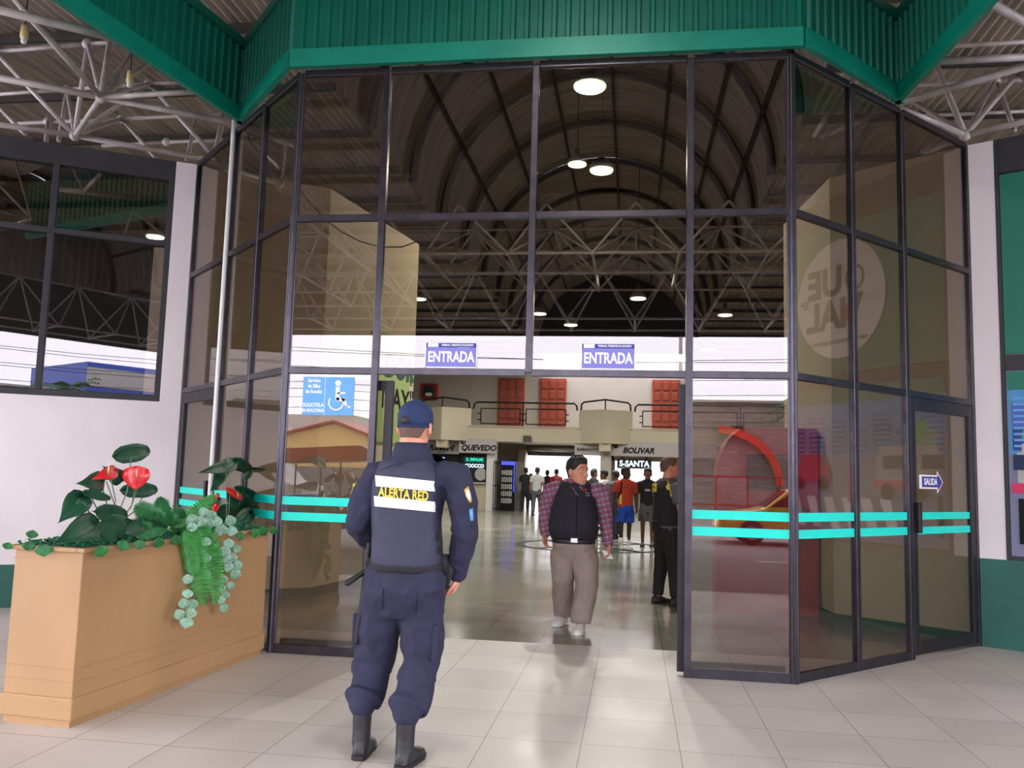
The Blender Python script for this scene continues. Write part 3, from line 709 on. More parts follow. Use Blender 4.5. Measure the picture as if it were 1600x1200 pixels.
# high-bay lamps
def highbay(p, r, ztop, label, on=True, energy=60, group=None, cat='lamp'):
    b = empty('high_bay_lamp', p, label, cat, group)
    mk('reflector', MB().lathe(p, [(r, 0), (r*.93, r*.3), (r*.6, r*.75), (r*.28, r*.95), (r*.25, r*.95), (r*.56, r*.72), (r*.9, r*.28), (r*.97, .005)], n=28), 'steel' if not on else 'grey_light', b, True)
    mk('lens', MB().lathe(p, [(.001, -.02), (r*.95, -.02), (r*.95, -.002), (.001, -.002)], n=28), 'lens' if on else 'lens_off', b)
    mk('ballast', MB().lathe(p, [(r*.26, r*.95), (r*.26, r*1.6), (.02, r*1.7)], n=16), 'grey', b, True)
    dx = (p.x+.82)/3.05; ztop = 6.43 if abs(dx) >= 1 else 6.4+3.05*sqrt(1-dx*dx)+.01
    mk('cord', MB().cyl(p+V((0, 0, r*1.6)), up(p, ztop), .008, n=6), 'rubber', b)
    if on:
        l = bpy.data.lights.new('lamp_light', 'AREA'); l.shape = 'DISK'; l.size = r*1.7; l.energy = energy; l.color = (1, .98, .9)
        lo = bpy.data.objects.new('lamp_light', l); COL.objects.link(lo); lo.parent = b; lo.location = (0, 0, -.03)
    return b
GL = 'high bay lamps under the canopy vault'
highbay(V((-.58, -3.4, 6.2)), .21, 9.3, 'lit high bay lamp under the canopy vault, nearest the glass', group=GL, energy=70)
highbay(V((-.56, -6.7, 6.35)), .2, 9.3, 'lit high bay lamp under the canopy vault, second from the glass', group=GL, energy=70)
GH = 'high bay lamps in the hall'
highbay(ony(902, 256, 6.3), .15, 6.4, 'hall lamp beside the lower of the two big lamps in the top middle pane', group=GH, energy=260)
for (x, y, Y, lb) in ((843, 490, 17, 'hall lamp seen through the glass left of the middle post'), (997, 466, 14, 'hall lamp seen through the glass right of the middle post, the largest'), (1133, 492, 17, 'hall lamp seen through the upper right pane'), (655, 467, 16, 'hall lamp seen at the edge of the beige inner wall')):
    highbay(ony(x, y, Y), .2, 6.4, lb, group=GH, energy=280)
for p in ((-6, 23, 5.9), (2.5, 23, 5.9), (-2, 20, 6.2)): highbay(V(p), .22, 6.4, 'added high bay lamp lighting the depth of the hall', group='added lamps deep inside the hall', energy=150)  # extra lamps added to light the hall interior

# ------------------------------------------------------------------ inside walls
L1 = V((-3.61, 2.87, 0)); L2 = V((-3.16, 5.36, 0)); R1 = V((2.09, 2.84, 0)); R2 = V((1.90, 4.6, 0))
m = MB().wall(L1, K+V((.03, .02, 0)), 0, 4.78, .15).wall(L2, L1, 0, 4.78, .15).wall((-12, 5.36), L2, 0, 4.78, -.15) if 0 else MB().wall(L1, K+V((.03, .03, 0)), 0, 4.78, -.15).wall(L2, L1, 0, 4.78, -.15)
mk('wall_inner_left', m, 'beige_front_lit', kind='structure')
m = MB().wall(H+V((-.03, .03, 0)), R1, 0, 4.78, -.15).wall(R1, R2, 0, 4.78, -.15)
mk('wall_inner_right', m, 'beige_front_lit', kind='structure')
m = MB()
for a, b in ((H+V((-.03, .03, 0)), R1), (R1, R2)): m.wall(a, b, 0, .11, .012)
mk('baseboard_inner_right', m, 'green_dado', kind='structure')
m = MB()
for a, b in ((L1, K+V((.03, .03, 0))), (L2, L1)): m.wall(a, b, 0, .11, .012)
mk('baseboard_inner_left', m, 'green_dado', kind='structure')
mk('wall_side_left', MB().box((-12.6, 18, 3.2), (.2, 32, 6.4)), 'beige_inner', kind='structure')
mk('wall_side_right', MB().box((9.6, 18, 3.2), (.2, 32, 6.4)), 'beige_inner', kind='structure')
mk('wall_front_left', MB().box((-8.4, 5.4, 3.2), (8.4, .15, 6.4)).box((-3.84, 5.4, 2.39), (1.1, .15, 4.78)) if 0 else MB().box((-7.95, 5.45, 2.39), (9.3, .15, 4.78)), 'beige_inner', kind='structure')
mk('wall_front_right', MB().box((5.8, 4.6, 2.39), (7.6, .15, 4.78)), 'beige_inner', kind='structure')
# pale green banner on the inner left wall
dL = (L2-L1).normalized(); nLi = V((dL.y, -dL.x, 0))
p0 = L1+dL*1.2; p1 = L1+dL*2.36
bn = empty('wall_banner', up((p0+p1)/2, 1.83)+nLi*.02, 'pale yellow-green banner with dark lettering on the inner left wall', 'banner')
mk('board', MB().prism([up(p0, 1.83)+nLi*.005, up(p1, 1.83)+nLi*.005, up(p1, 3.3)+nLi*.005, up(p0, 3.3)+nLi*.005], nLi*.015), 'sign_green', bn)
text('lettering', 'DOR', .42, 'green_dado', bn, up(p0+dL*.82, 2.86)+nLi*.024, dL, bold=.02)
text('lettering', 'NAY"', .42, 'ink', bn, up(p0+dL*.80, 2.42)+nLi*.024, dL, bold=.004)

# ------------------------------------------------------------------ far hall: balcony, doors, ticket desks
m = MB()
OX0, OX1 = -4.72, -2.2
m.box((-8.7, 30, 1.2), (7.95, .3, 2.4)); m.box((-1.05, 30, 1.2), (.5, .3, 2.4)) ; m.box((5.5, 30, 1.2), (8.3, .3, 2.4)); m.box((-1.5, 30, 4.4), (22.4, .3, 4.0))
m.box((0.0, 30, 2.28), (2.7, .3, .25))
mk('wall_back', m, 'beige_inner', kind='structure')
mk('balcony_slab', MB().box((-1.5, 28.5, 3.02), (22, 3.0, .56)), 'beige_paint', kind='structure')
mk('trim_2', MB().box((-1.5, 26.98, 3.34), (22, .06, .05)), 'beige_inner', kind='structure')
def bay(x):
    m = MB(); pts = [V((x-1.05, 27.05, 0)), V((x, 26.35, 0)), V((x+1.05, 27.05, 0))]
    m.prism([up(p, 2.74) for p in pts], (0, 0, 1.3)); m.box((x, 26.72, 2.62), (.45, .4, .36))
    mk('balcony_pier', m, 'beige_paint', kind='structure')
    r = empty('handrail', (x, 26.4, 4.0), 'black bent pipe handrail over the solid balcony pier '+('at the middle' if x > -3 else 'at the left'), 'railing', 'handrails over the balcony piers')
    t = [up(pts[0]+V((.08, .0, 0)), 4.04), up(pts[0]+V((.1, -.03, 0)), 4.28), up(pts[0]+V((.2, -.1, 0)), 4.36), up(pts[1]+V((0, .04, 0)), 4.42), up(pts[2]+V((-.2, -.1, 0)), 4.36), up(pts[2]+V((-.1, -.03, 0)), 4.28), up(pts[2]+V((-.08, 0, 0)), 4.04)]
    mk('rail', MB().tube(t, .035, n=8), 'ink', r, True); mk('post', MB().cyl(up(pts[1]+V((0, .04, 0)), 4.04), up(pts[1]+V((0, .04, 0)), 4.42), .025, n=8), 'ink', r)
bay(-1.08); bay(-7.5)
def railing(x0, x1, lb):
    r = empty('balcony_railing', (x0, 27, 3.3), lb, 'railing', 'balcony railings'); y = 27.0
    mk('top_rail', MB().tube([(x0, y, 4.02), (x0+.02, y, 4.2), (x0+.12, y, 4.3), (x1-.12, y, 4.3), (x1-.02, y, 4.2), (x1, y, 4.02)], .035, n=8), 'ink', r, True)
    n = max(1, round((x1-x0)/2.1)); w = (x1-x0-.5)/n
    for i in range(n):
        a = x0+.3+i*w; b = a+w-.25
        m = MB()
        for p, q_ in (((a, 3.45), (b, 3.45)), ((a, 4.05), (b, 4.05)), ((a, 3.45), (a, 4.05)), ((b, 3.45), (b, 4.05)), ((a-.13, 3.6), (a, 3.6)), ((a-.13, 3.85), (a, 3.85)), ((b, 3.6), (b+.13, 3.6)), ((b, 3.85), (b+.13, 3.85))):
            m.bar((p[0], y, p[1]), (q_[0], y, q_[1]), .04, up=(0, 1, 0))
        mk('frame', m, 'ink', r)
        if i < n-1: mk('post', MB().bar((b+.125, y, 3.3), (b+.125, y, 4.3), .045), 'ink', r)
railing(-6.35, -2.2, 'black pipe railing of the balcony between the two solid piers'); railing(.05, 6.3, 'black pipe railing of the balcony right of the middle pier')
for x, lb in ((-5.25, 'red-brown panelled double door on the balcony, leftmost'), (-3.45, 'red-brown panelled double door on the balcony, second from left'), (1.35, 'red-brown panelled double door on the balcony, right of the middle pier')):
    d = empty('balcony_door', (x, 29.8, 3.3), lb, 'door', 'balcony doors')
    mk('leaf', MB().box((x, 29.8, 4.45), (1.15, .1, 2.3)), 'red_door', d, bevel=.01)
    for i in range(5):
        for j in range(3): mk('panel', MB().box((x-.36+j*.36, 29.73, 3.58+i*.44), (.26, .05, .34)), 'red_door', d, bevel=.02)
fb = ony(671, 612, 29.72)
f = empty('fire_hose_cabinet', fb-V((0, 0, .35)), 'red fire hose cabinet with a glass front on the wall by the balcony', 'fire cabinet')
mk('cabinet', MB().box(fb, (.72, .24, .70)), 'red_box', f, bevel=.01); mk('window', MB().box(fb+V((0, -.125, 0)), (.5, .01, .5)), 'screen', f); mk('hose', MB().ell(fb+V((0, -.13, -.13)), (.17, .02, .08)), 'white', f, True)
sp = empty('wall_speaker', (-4.15, 26.9, 2.75), 'small brown box fixed under the balcony edge', 'speaker'); mk('case', MB().box((-4.15, 26.9, 2.86), (.3, .16, .26)), 'olive', sp, bevel=.01)
def board(x0, x1, z0, z1, y, lb):
    b = empty('sign_board', ((x0+x1)/2, y, z0), lb, 'sign'); mk('board', MB().box(((x0+x1)/2, y, (z0+z1)/2), (x1-x0, .06, z1-z0)), 'sign_grey', b, bevel=.005); return b
def numdisc(b, x, y, z, n):
    mk('disc', MB().lathe((x, y, z), [(.001, 0), (.1, 0), (.1, .01), (.001, .01)], axis=(0, -1, 0)), 'ink', b); text('lettering', n, .12, 'sign_grey', b, (x, y-.013, z), (1, 0, 0), bold=.002)
b = board(-6.9, -5.37, 2.26, 2.84, 27.0, 'grey board reading QUEVEDO with a black number disc'); text('lettering', 'QUEVEDO', .3, 'ink', b, (-6.1, 26.965, 2.46), (1, 0, 0), bold=.012, shear=.25); numdisc(b, -6.72, 26.96, 2.7, '10')
b = board(-8.9, -6.94, 2.2, 2.72, 27.3, 'grey board with the letters of CHUNCHI, left of the QUEVEDO board'); text('lettering', 'CHUNCHI', .3, 'ink', b, (-7.85, 27.26, 2.44), (1, 0, 0), bold=.012, shear=.25)
b = board(-.95, 3.2, 2.28, 2.84, 27.0, 'grey board reading BOLIVAR with a black number disc'); text('lettering', 'BOLIVAR', .3, 'ink', b, (.2, 26.965, 2.5), (1, 0, 0), bold=.012, shear=.25); numdisc(b, -.68, 26.96, 2.68, '11')
b = board(-2.28, -.98, 2.28, 2.9, 27.1, 'grey board with small dark lettering beside the bright exit'); text('lettering', 'BABAHOYO', .16, 'ink', b, (-1.75, 27.06, 2.5), (1, 0, 0), bold=.004)
def kiosk(x0, x1, y, lb, led, led2, teal):
    k = empty('ticket_counter', ((x0+x1)/2, y, 0), lb, 'ticket counter')
    mk('counter', MB().box(((x0+x1)/2, y+.3, .52), (x1-x0, .6, 1.04)), 'tan_wood' if 0 else 'beige_paint', k, bevel=.01)
    mk('counter_top', MB().box(((x0+x1)/2, y+.25, 1.07), (x1-x0+.04, .75, .06)), 'beige_inner', k, bevel=.01)
    mk('window', MB().box(((x0+x1)/2, y+.25, 1.66), (x1-x0-.1, .04, 1.1)), 'screen', k)
    mk('frame', MB().box((x0+.03, y+.22, 1.66), (.06, .08, 1.12)).box((x1-.03, y+.22, 1.66), (.06, .08, 1.12)).box(((x0+x1)/2, y+.22, 2.19), (x1-x0, .08, .06)).box(((x0+x1)/2, y+.21, 1.35), (.05, .04, .5)), 'dark_frame', k)
    mk('poster', MB().lathe(((x0+x1)/2+.27, y+.2, 1.42), [(.001, 0), (.25, 0), (.25, .01), (.001, .01)], axis=(0, -1, 0)), 'grey_light', k)
    if teal: mk('sign_backing', MB().box(((x0+x1)/2, y+.19, 2.0), (x1-x0-.14, .02, .24)), 'green_dado', k)
    text('led_lettering', led, .17, 'led_teal' if teal else 'led_white', k, ((x0+x1)/2, y+.17, 2.0), (1, 0, 0), bold=.006, xs=.75)
    text('led_lettering', led2, .2, 'led_white', k, ((x0+x1)/2, y+.17, 1.75), (1, 0, 0), bold=.008, xs=.85)
kiosk(-6.83, -5.8, 27.2, 'ticket counter with teal lit lettering under the QUEVEDO board', 'EL EMPALME', 'COOCCO', True)
kiosk(-8.5, -6.95, 27.5, 'ticket counter with white lit letters, left of the teal lit one', 'OCI', 'BUS', False)
mk('wall_pillar_left', MB().box((-5.62, 27.5, 1.4), (.34, .6, 2.8)), 'white_paint', kind='structure')
mk('wall_pillar_middle', MB().box((-1.05, 27.3, 1.4), (.42, .5, 2.8)), 'beige_inner', kind='structure')
mk('wall_pillar_exit', MB().box((-4.66, 29.6, 1.25), (.3, .6, 2.5)), 'beige_inner', kind='structure')
gt = empty('folding_gate', (-5.4, 27, 0), 'black folded metal gate standing beside the teal lit counter', 'gate')
m = MB()
for i in range(5): m.box((-5.44+i*.07, 26.9+.06*(i % 2), 1.0), (.03, .03, 2.0))
for z in (.1, 1.0, 1.9): m.box((-5.3, 26.93, z), (.32, .03, .04))
mk('bars', m, 'ink', gt)
fg = empty('drinks_fridge', (-4.98, 27.6, 0), 'black glass-door drinks fridge edged in blue light, beside the folded gate', 'fridge')
mk('cabinet', MB().box((-4.98, 27.9, 1.0), (.62, .6, 1.98)), 'ink', fg, bevel=.01)
m = MB(); rr = random.Random(3)
for i in range(5):
    for j in range(6): m.box((-5.2+j*.075, 27.59, .4+i*.28), (.05, .02, .17+.06*rr.random()))
mk('bottles', m, 'grey_light', fg, kind='stuff'); mk('light_strip', MB().box((-4.98, 27.58, 1.9), (.58, .02, .14)).box((-4.72, 27.58, 1.3), (.035, .02, 1.1)), 'led_blue', fg)
rs = empty('roller_shutter', (-3.5, 29.6, 2.4), 'rolled-up metal shutter with its box above the bright exit', 'shutter')
mk('shutter_box', MB().cyl((-4.5, 29.68, 2.55), (-2.1, 29.68, 2.55), .12, n=16), 'steel', rs, True); mk('slats', MB().box((-3.32, 29.68, 2.36), (2.3, .03, .16)), 'grey', rs)
w6 = empty('window_6', (.2, 30, 1.1), kind='structure')
mk('window_frame', MB().box((.2, 29.98, 1.2), (2.2, .1, .06)).box((-.78, 29.98, 1.7), (.05, .1, 1.0)).box((1.3, 29.98, 1.7), (.05, .1, 1.0)), 'dark_frame', w6)
mk('pane', MB().box((.2, 30, 1.7), (2.1, .01, .95)), 'clear', w6)
mk('wall_window_sill', MB().box((.25, 30, .58), (2.3, .3, 1.16)), 'beige_inner', kind='structure')
c = ony(991, 725, 29.78)
ls = empty('led_sign', c, 'dark led sign with white lit capitals in front of the bright window', 'sign')
mk('case', MB().box(c, (1.42, .1, .38)), 'screen', ls); mk('bracket', MB().box(c+V((-.5, .03, .25)), (.05, .04, .25)).box(c+V((.5, .03, .25)), (.05, .04, .25)), 'dark_frame', ls)
text('led_lettering', 'S-SANTA', .34, 'led_white', ls, c+V((0, -.05, 0)), (1, 0, 0), bold=.012, xs=.92)
# street outside the far exit
mk('wall_street_far', MB().box((-2, 48, 2), (30, .3, 5)), 'grey_light', kind='structure')
# red kiosk behind the right pane
kb = empty('red_kiosk', (1.45, 3.3, 0), 'tall red self-service kiosk with a curved shoulder, standing behind the right glass pane', 'kiosk')
prof = [(.93, 0), (.93, 1.45)]+[(.93+.35*(1-cos(radians(a))), 1.45+.6*sin(radians(a))) for a in range(0, 91, 10)]+[(2.02, 2.05), (2.02, 0)]
mk('case', MB().prism([V((x, 3.2, z)) for x, z in prof], (0, .5, 0)), 'red_kiosk', kb, bevel=.015)
mk('screen', MB().box((1.5, 3.19, 1.55), (.5, .02, .4)), 'screen', kb)
mk('shelf', MB().box((1.5, 3.12, 1.15), (.7, .16, .03)), 'grey', kb)

# ------------------------------------------------------------------ planter box with artificial plants
PA = V((-3.02, -2.17, 0)); PB = V((-2.84, -.08, 0)); pu = (PB-PA).normalized(); pn_ = V((pu.y, -pu.x, 0)); PWD = .47; PL_ = (PB-PA).length
pb_ = empty('planter_box', PA, 'long tan painted wooden planter box standing in front of the left glass wing', 'planter')
ctr = PA+pu*(PL_/2)-pn_*(PWD/2); prz = atan2(pu.y, pu.x)
m = MB(); PH = .975
def pbx(m, s0, s1, w0, w1, z0, z1):
    m.prism([up(PA+pu*s0-pn_*w0, z0), up(PA+pu*s1-pn_*w0, z0), up(PA+pu*s1-pn_*w1, z0), up(PA+pu*s0-pn_*w1, z0)], (0, 0, z1-z0)); return m
mk('body', pbx(MB(), .012, PL_-.012, .012, PWD-.012, .04, PH-.02), 'tan_wood', pb_, bevel=.004)
mk('plinth', pbx(MB(), .02, PL_-.02, .02, PWD-.02, 0, .045), 'tan_wood', pb_)
mk('skirting', pbx(MB(), 0, PL_, 0, PWD, .04, .16), 'tan_wood', pb_, bevel=.008)
m = MB()
for z in (.24, .31, .9): pbx(m, .008, PL_-.008, .008, PWD-.008, z, z+.006)
mk('moulding', m, 'tan_wood', pb_)
m = MB(); rim = .03
pbx(m, -.02, PL_+.02, -.02, rim, PH-.025, PH); pbx(m, -.02, PL_+.02, PWD-rim, PWD+.02, PH-.025, PH); pbx(m, -.02, rim, rim, PWD-rim, PH-.025, PH); pbx(m, PL_-rim, PL_+.02, rim, PWD-rim, PH-.025, PH)
mk('rim', m, 'tan_wood', pb_, bevel=.005)
rr = random.Random(5); m = MB()
for i in range(2600):
    s_ = rr.uniform(.02, PL_-.02); w = rr.uniform(.02, PWD-.02); z = PH-.01+rr.random()*.05*(1-abs(w/PWD-.5))
    c = up(PA+pu*s_-pn_*w, z); a = rr.random()*6.3; t = V((cos(a), sin(a), rr.uniform(-.3, .8))).normalized(); x = t.orthogonal().normalized()
    L = rr.uniform(.012, .03); m.add([c-x*.006, c+x*.006, c+t*L+x*.004, c+t*L-x*.004+Zv*.003], [(0, 1, 2, 3)])
pbx(m, .02, PL_-.02, .02, PWD-.02, PH-.06, PH-.004)
mk('moss_filling', m, 'moss', None, kind='stuff', label='dark green artificial moss filling the top of the tan planter', cat='moss')
PP = (-3.2, 0, 0); PNn = (1, .1, 0)
def pc(x, y, off=0.): 
    p = onpl(x, y, (PP[0]+off, 0, 0), PNn); return p
def leafmesh(m, base, tip, w, face=None, fold=.15, droop=.1, lobes=True, n=9):
    base = V(base); tip = V(tip); d = tip-base; L = d.length; d.normalize()
    f = V(face) if face else (CAM-base); f = (f-d*f.dot(d)).normalized(); x = d.cross(f)
    prof = [(0, .02), (.06, .55), (.16, .9), (.3, 1.0), (.45, .93), (.6, .76), (.75, .52), (.88, .25), (1, .01)] if lobes else [(0, .05), (.12, .5), (.3, .9), (.5, 1), (.7, .8), (.85, .45), (1, .02)]
    off = len(m.v)
    for t, wd in prof:
        c = base+d*(L*t)-f*(L*droop*4*(t-.5)**2)
        for k in (-1, -.5, 0, .5, 1):
            back = (-.16*L*abs(k)*(1-t)*(1 if t < .2 else 0)) if lobes else 0
            m.v.append(c+x*(w/2*wd*k)+f*(abs(k)*w*fold)+d*back+f*.004*sin(k*9+t*14))
    N = len(prof)
    for i in range(N-1):
        for k in range(4): a = off+i*5+k; m.f.append((a, a+1, a+6, a+5))
    return m
def solid(o, t=.002):
    md = o.modifiers.new('thickness', 'SOLIDIFY'); md.thickness = t; return o
def plant(name, root, label, cat, group=None): return empty(name, root, label, cat, group)
S = 0.0046
def lf(par, b, t, wpx, mat='leaf_dark', nm='leaf', off=0, face=None, **k):
    o = mk(nm, leafmesh(MB(), pc(*b, off), pc(*t, off), wpx*S, face, **k), mat, par, True); solid(o); return o
def stm(par, b, t, off=0, r=.0035, bow=.03, nm='stem'):
    a = pc(*b, off); c = pc(*t, off); mid = (a+c)/2+V((0, 0, 0))+V((bow*.5, bow, 0)); mk(nm, MB().tube([a, (a+mid)/2, mid, (mid+c)/2, c], r, n=6), 'stem', par, True)
ug = up(PA+pu*.6-pn_*.25, PH)
an = plant('anthurium', ug, 'left artificial anthurium with two red flowers and dark heart-shaped leaves in the planter', 'plant')
for b, t, w in (((190, 711), (241, 702), 26), ((160, 752), (123, 755), 26), ((190, 750), (163, 730), 22), ((203, 766), (254, 765), 22), ((140, 771), (179, 781), 11), ((130, 776), (93, 815), 30), ((128, 783), (120, 808), 15), ((150, 816), (88, 848), 32), ((168, 812), (188, 845), 34), ((160, 800), (204, 806), 22), ((196, 812), (150, 800), 24), ((205, 818), (178, 842), 26)):
    lf(an, b, t, w, off=rr.uniform(-.08, .06))
for b, t, w in (((183, 735), (148, 747), 18), ((213, 733), (212, 766), 34)):
    sp_ = lf(an, b, t, w, 'red_spathe', 'flower', off=.05, fold=.08)
    c = pc(b[0]*.6+t[0]*.4, b[1]*.6+t[1]*.4, .07); mk('spadix', MB().tube([c, c+V((.02, -.03, .05))], [.006, .003], n=8), 'cream', sp_, True)
for b, t in (((174, 822), (166, 752)), ((176, 822), (205, 715)), ((178, 822), (214, 765)), ((172, 822), (172, 742)), ((180, 822), (222, 778)), ((160, 826), (158, 755)), ((150, 830), (125, 785)), ((182, 822), (212, 760)), ((152, 832), (140, 772))): stm(an, b, t)
an2 = plant('anthurium', up(PA+pu*1.75-pn_*.25, PH), 'right artificial anthurium with three red flowers and broad dark leaves in the planter', 'plant')
for b, t, w in (((356, 728), (317, 737), 22), ((345, 735), (374, 716), 26), ((384, 734), (424, 734), 10), ((372, 722), (398, 738), 20), ((350, 738), (330, 766), 20), ((378, 768), (412, 787), 24), ((368, 780), (410, 806), 34), ((352, 800), (392, 822), 36), ((326, 792), (345, 775), 24), ((390, 735), (378, 755), 18), ((395, 800), (360, 822), 30)):
    lf(an2, b, t, w, off=rr.uniform(-.05, .06))
for b, t, w in (((361, 768), (384, 784), 12), ((339, 788), (328, 806), 12), ((342, 772), (334, 780), 8)):
    sp_ = lf(an2, b, t, w, 'red_spathe', 'flower', off=.06, fold=.1)
    c = pc((b[0]+t[0])/2, (b[1]+t[1])/2, .08); mk('spadix', MB().tube([c, c+V((-.01, -.02, .04))], [.004, .002], n=6), 'cream', sp_, True)
for b, t in (((353, 822), (353, 738)), ((356, 822), (358, 735)), ((372, 790), (384, 748)), ((354, 730), (356, 711)), ((388, 815), (380, 740)), ((416, 820), (416, 785))): stm(an2, b, t, bow=.01)
def frond(par, pts, wpx, mat, off=0.05, plane=pc, nm='frond', n=26):
    P = [plane(*p, off) for p in pts]; m = MB()
    # smooth path
    Q = []
    for i in range(n+1):
        t = i/n*(len(P)-1); k = min(int(t), len(P)-2); u = t-k
        p0, p1, p2, p3 = P[max(k-1, 0)], P[k], P[k+1], P[min(k+2, len(P)-1)]
        Q.append(.5*((2*p1)+(-p0+p2)*u+(2*p0-5*p1+4*p2-p3)*u*u+(-p0+3*p1-3*p2+p3)*u**3))
    for i in range(n):
        d = (Q[i+1]-Q[i]).normalized(); f = (CAM-Q[i]); f = (f-d*f.dot(d)).normalized(); x = d.cross(f)
        t = i/n; w = wpx*S/2*min(1, .45+t*3)*min(1, (1.02-t)*3.5)
        stp = (Q[i+1]-Q[i]).length
        for s_ in (-1, 1):
            m.add([Q[i], Q[i]+d*stp*.85, Q[i]+x*(s_*w*.6)+d*stp*1.15+f*.006, Q[i]+x*(s_*w)+d*stp*1.1-f*.010, Q[i]+x*(s_*w*.6)+d*stp*.35+f*.004], [(0, 1, 2, 3, 4)])
    o = mk(nm, m, mat, par, False); solid(o, .0015); return o
fe = plant('fern', up(PA+pu*1.1-pn_*.25, PH), 'bright green artificial fern arching over the middle of the planter', 'plant')
for pts, w, mt in (([(265, 822), (255, 800), (249, 777)], 24, 'leaf_mid'), ([(262, 822), (235, 802), (210, 793)], 26, 'leaf_mid'), ([(270, 822), (298, 806), (337, 773)], 26, 'leaf_bright'), ([(262, 825), (240, 825), (214, 838)], 28, 'leaf_mid'), ([(266, 824), (290, 828), (310, 845)], 24, 'leaf_mid'), ([(262, 822), (240, 812), (222, 815)], 26, 'leaf_mid'), ([(264, 820), (272, 800), (290, 808)], 22, 'leaf_mid'), ([(260, 826), (225, 820), (195, 830)], 24, 'leaf_dark')):
    frond(fe, pts, w, mt)
SPn = (1, -.088, 0)
def ps(x, y, off=0.): return onpl(x, y, (-3.0+.03+off*.3, -2.17, 0), SPn)
fh = plant('hanging_fern', up(PA+pu*1.05+pn_*.02, PH), 'long bright green fern fronds hanging down the front of the planter', 'plant')
for pts, w in (([(292, 826), (302, 850), (308, 890), (318, 946)], 40), ([(312, 828), (326, 850), (334, 890), (336, 944)], 36), ([(300, 822), (318, 835), (330, 870), (345, 895)], 30), ([(290, 830), (300, 870), (303, 900)], 26)):
    frond(fh, pts, w, 'leaf_bright', plane=ps, n=30)
iv = plant('variegated_vine', up(PA+pu*1.3+pn_*.03, PH), 'trailing artificial vine with pale veined round leaves hanging from the planter', 'plant')
def round_leaf(par, x, y, r, plane=ps, mat='leaf_pale', off=.12):
    a = rr.uniform(-.5, .5); b = plane(x-r*sin(a), y-r*cos(a), off); t = plane(x+r*sin(a), y+r*cos(a), off)
    o = mk('leaf', leafmesh(MB(), b, t, r*2*S*1.0, None, fold=.12, droop=.12, lobes=False), mat, par, True); solid(o)
strands = [[(300, 845), (292, 880), (295, 905), (288, 940), (290, 968)], [(340, 842), (348, 870), (352, 900), (347, 925), (350, 950)], [(352, 840), (362, 862), (366, 885), (370, 900)], [(318, 840), (322, 865), (322, 880), (321, 900)]]
for st in strands: mk('stem', MB().tube([ps(*p, .08) for p in st], .003, n=5), 'stem', iv, True)
for x, y, r in ((300, 812, 9), (313, 815, 9), (326, 818, 9), (338, 815, 9), (345, 828, 10), (300, 824, 8), (360, 814, 9), (330, 805, 8), (318, 800, 8), (362, 830, 9), (322, 847, 8), (322, 873, 8), (321, 898, 8), (293, 905, 8), (351, 862, 9), (357, 850, 9), (352, 872, 9), (362, 872, 9), (356, 886, 9), (370, 884, 9), (368, 897, 9), (349, 905, 7), (360, 915, 7), (352, 930, 7), (345, 938, 7), (350, 950, 7), (293, 928, 8), (287, 943, 8), (301, 944, 8), (280, 960, 8), (298, 958, 9), (291, 973, 10), (370, 858, 7), (346, 920, 7)):
    round_leaf(iv, x, y, r)
vi = plant('ivy', up(PA+pu*.3+pn_*.02, PH), 'dark green ivy leaves drooping over the rim of the planter', 'plant')
for x, y, r in ((158, 861, 9), (193, 853, 9), (218, 851, 8), (248, 848, 8), (275, 844, 8), (375, 838, 7), (398, 833, 8), (411, 830, 8), (428, 829, 7)): round_leaf(vi, x, y, r, mat='leaf_mid', off=.05)
def pf(x, y, off=0.): return ony(x, y, -2.2)
for x, y, r in ((12, 853, 6), (45, 853, 8), (69, 860, 10), (50, 835, 7)): round_leaf(vi, x, y, r, plane=pf, mat='leaf_mid')

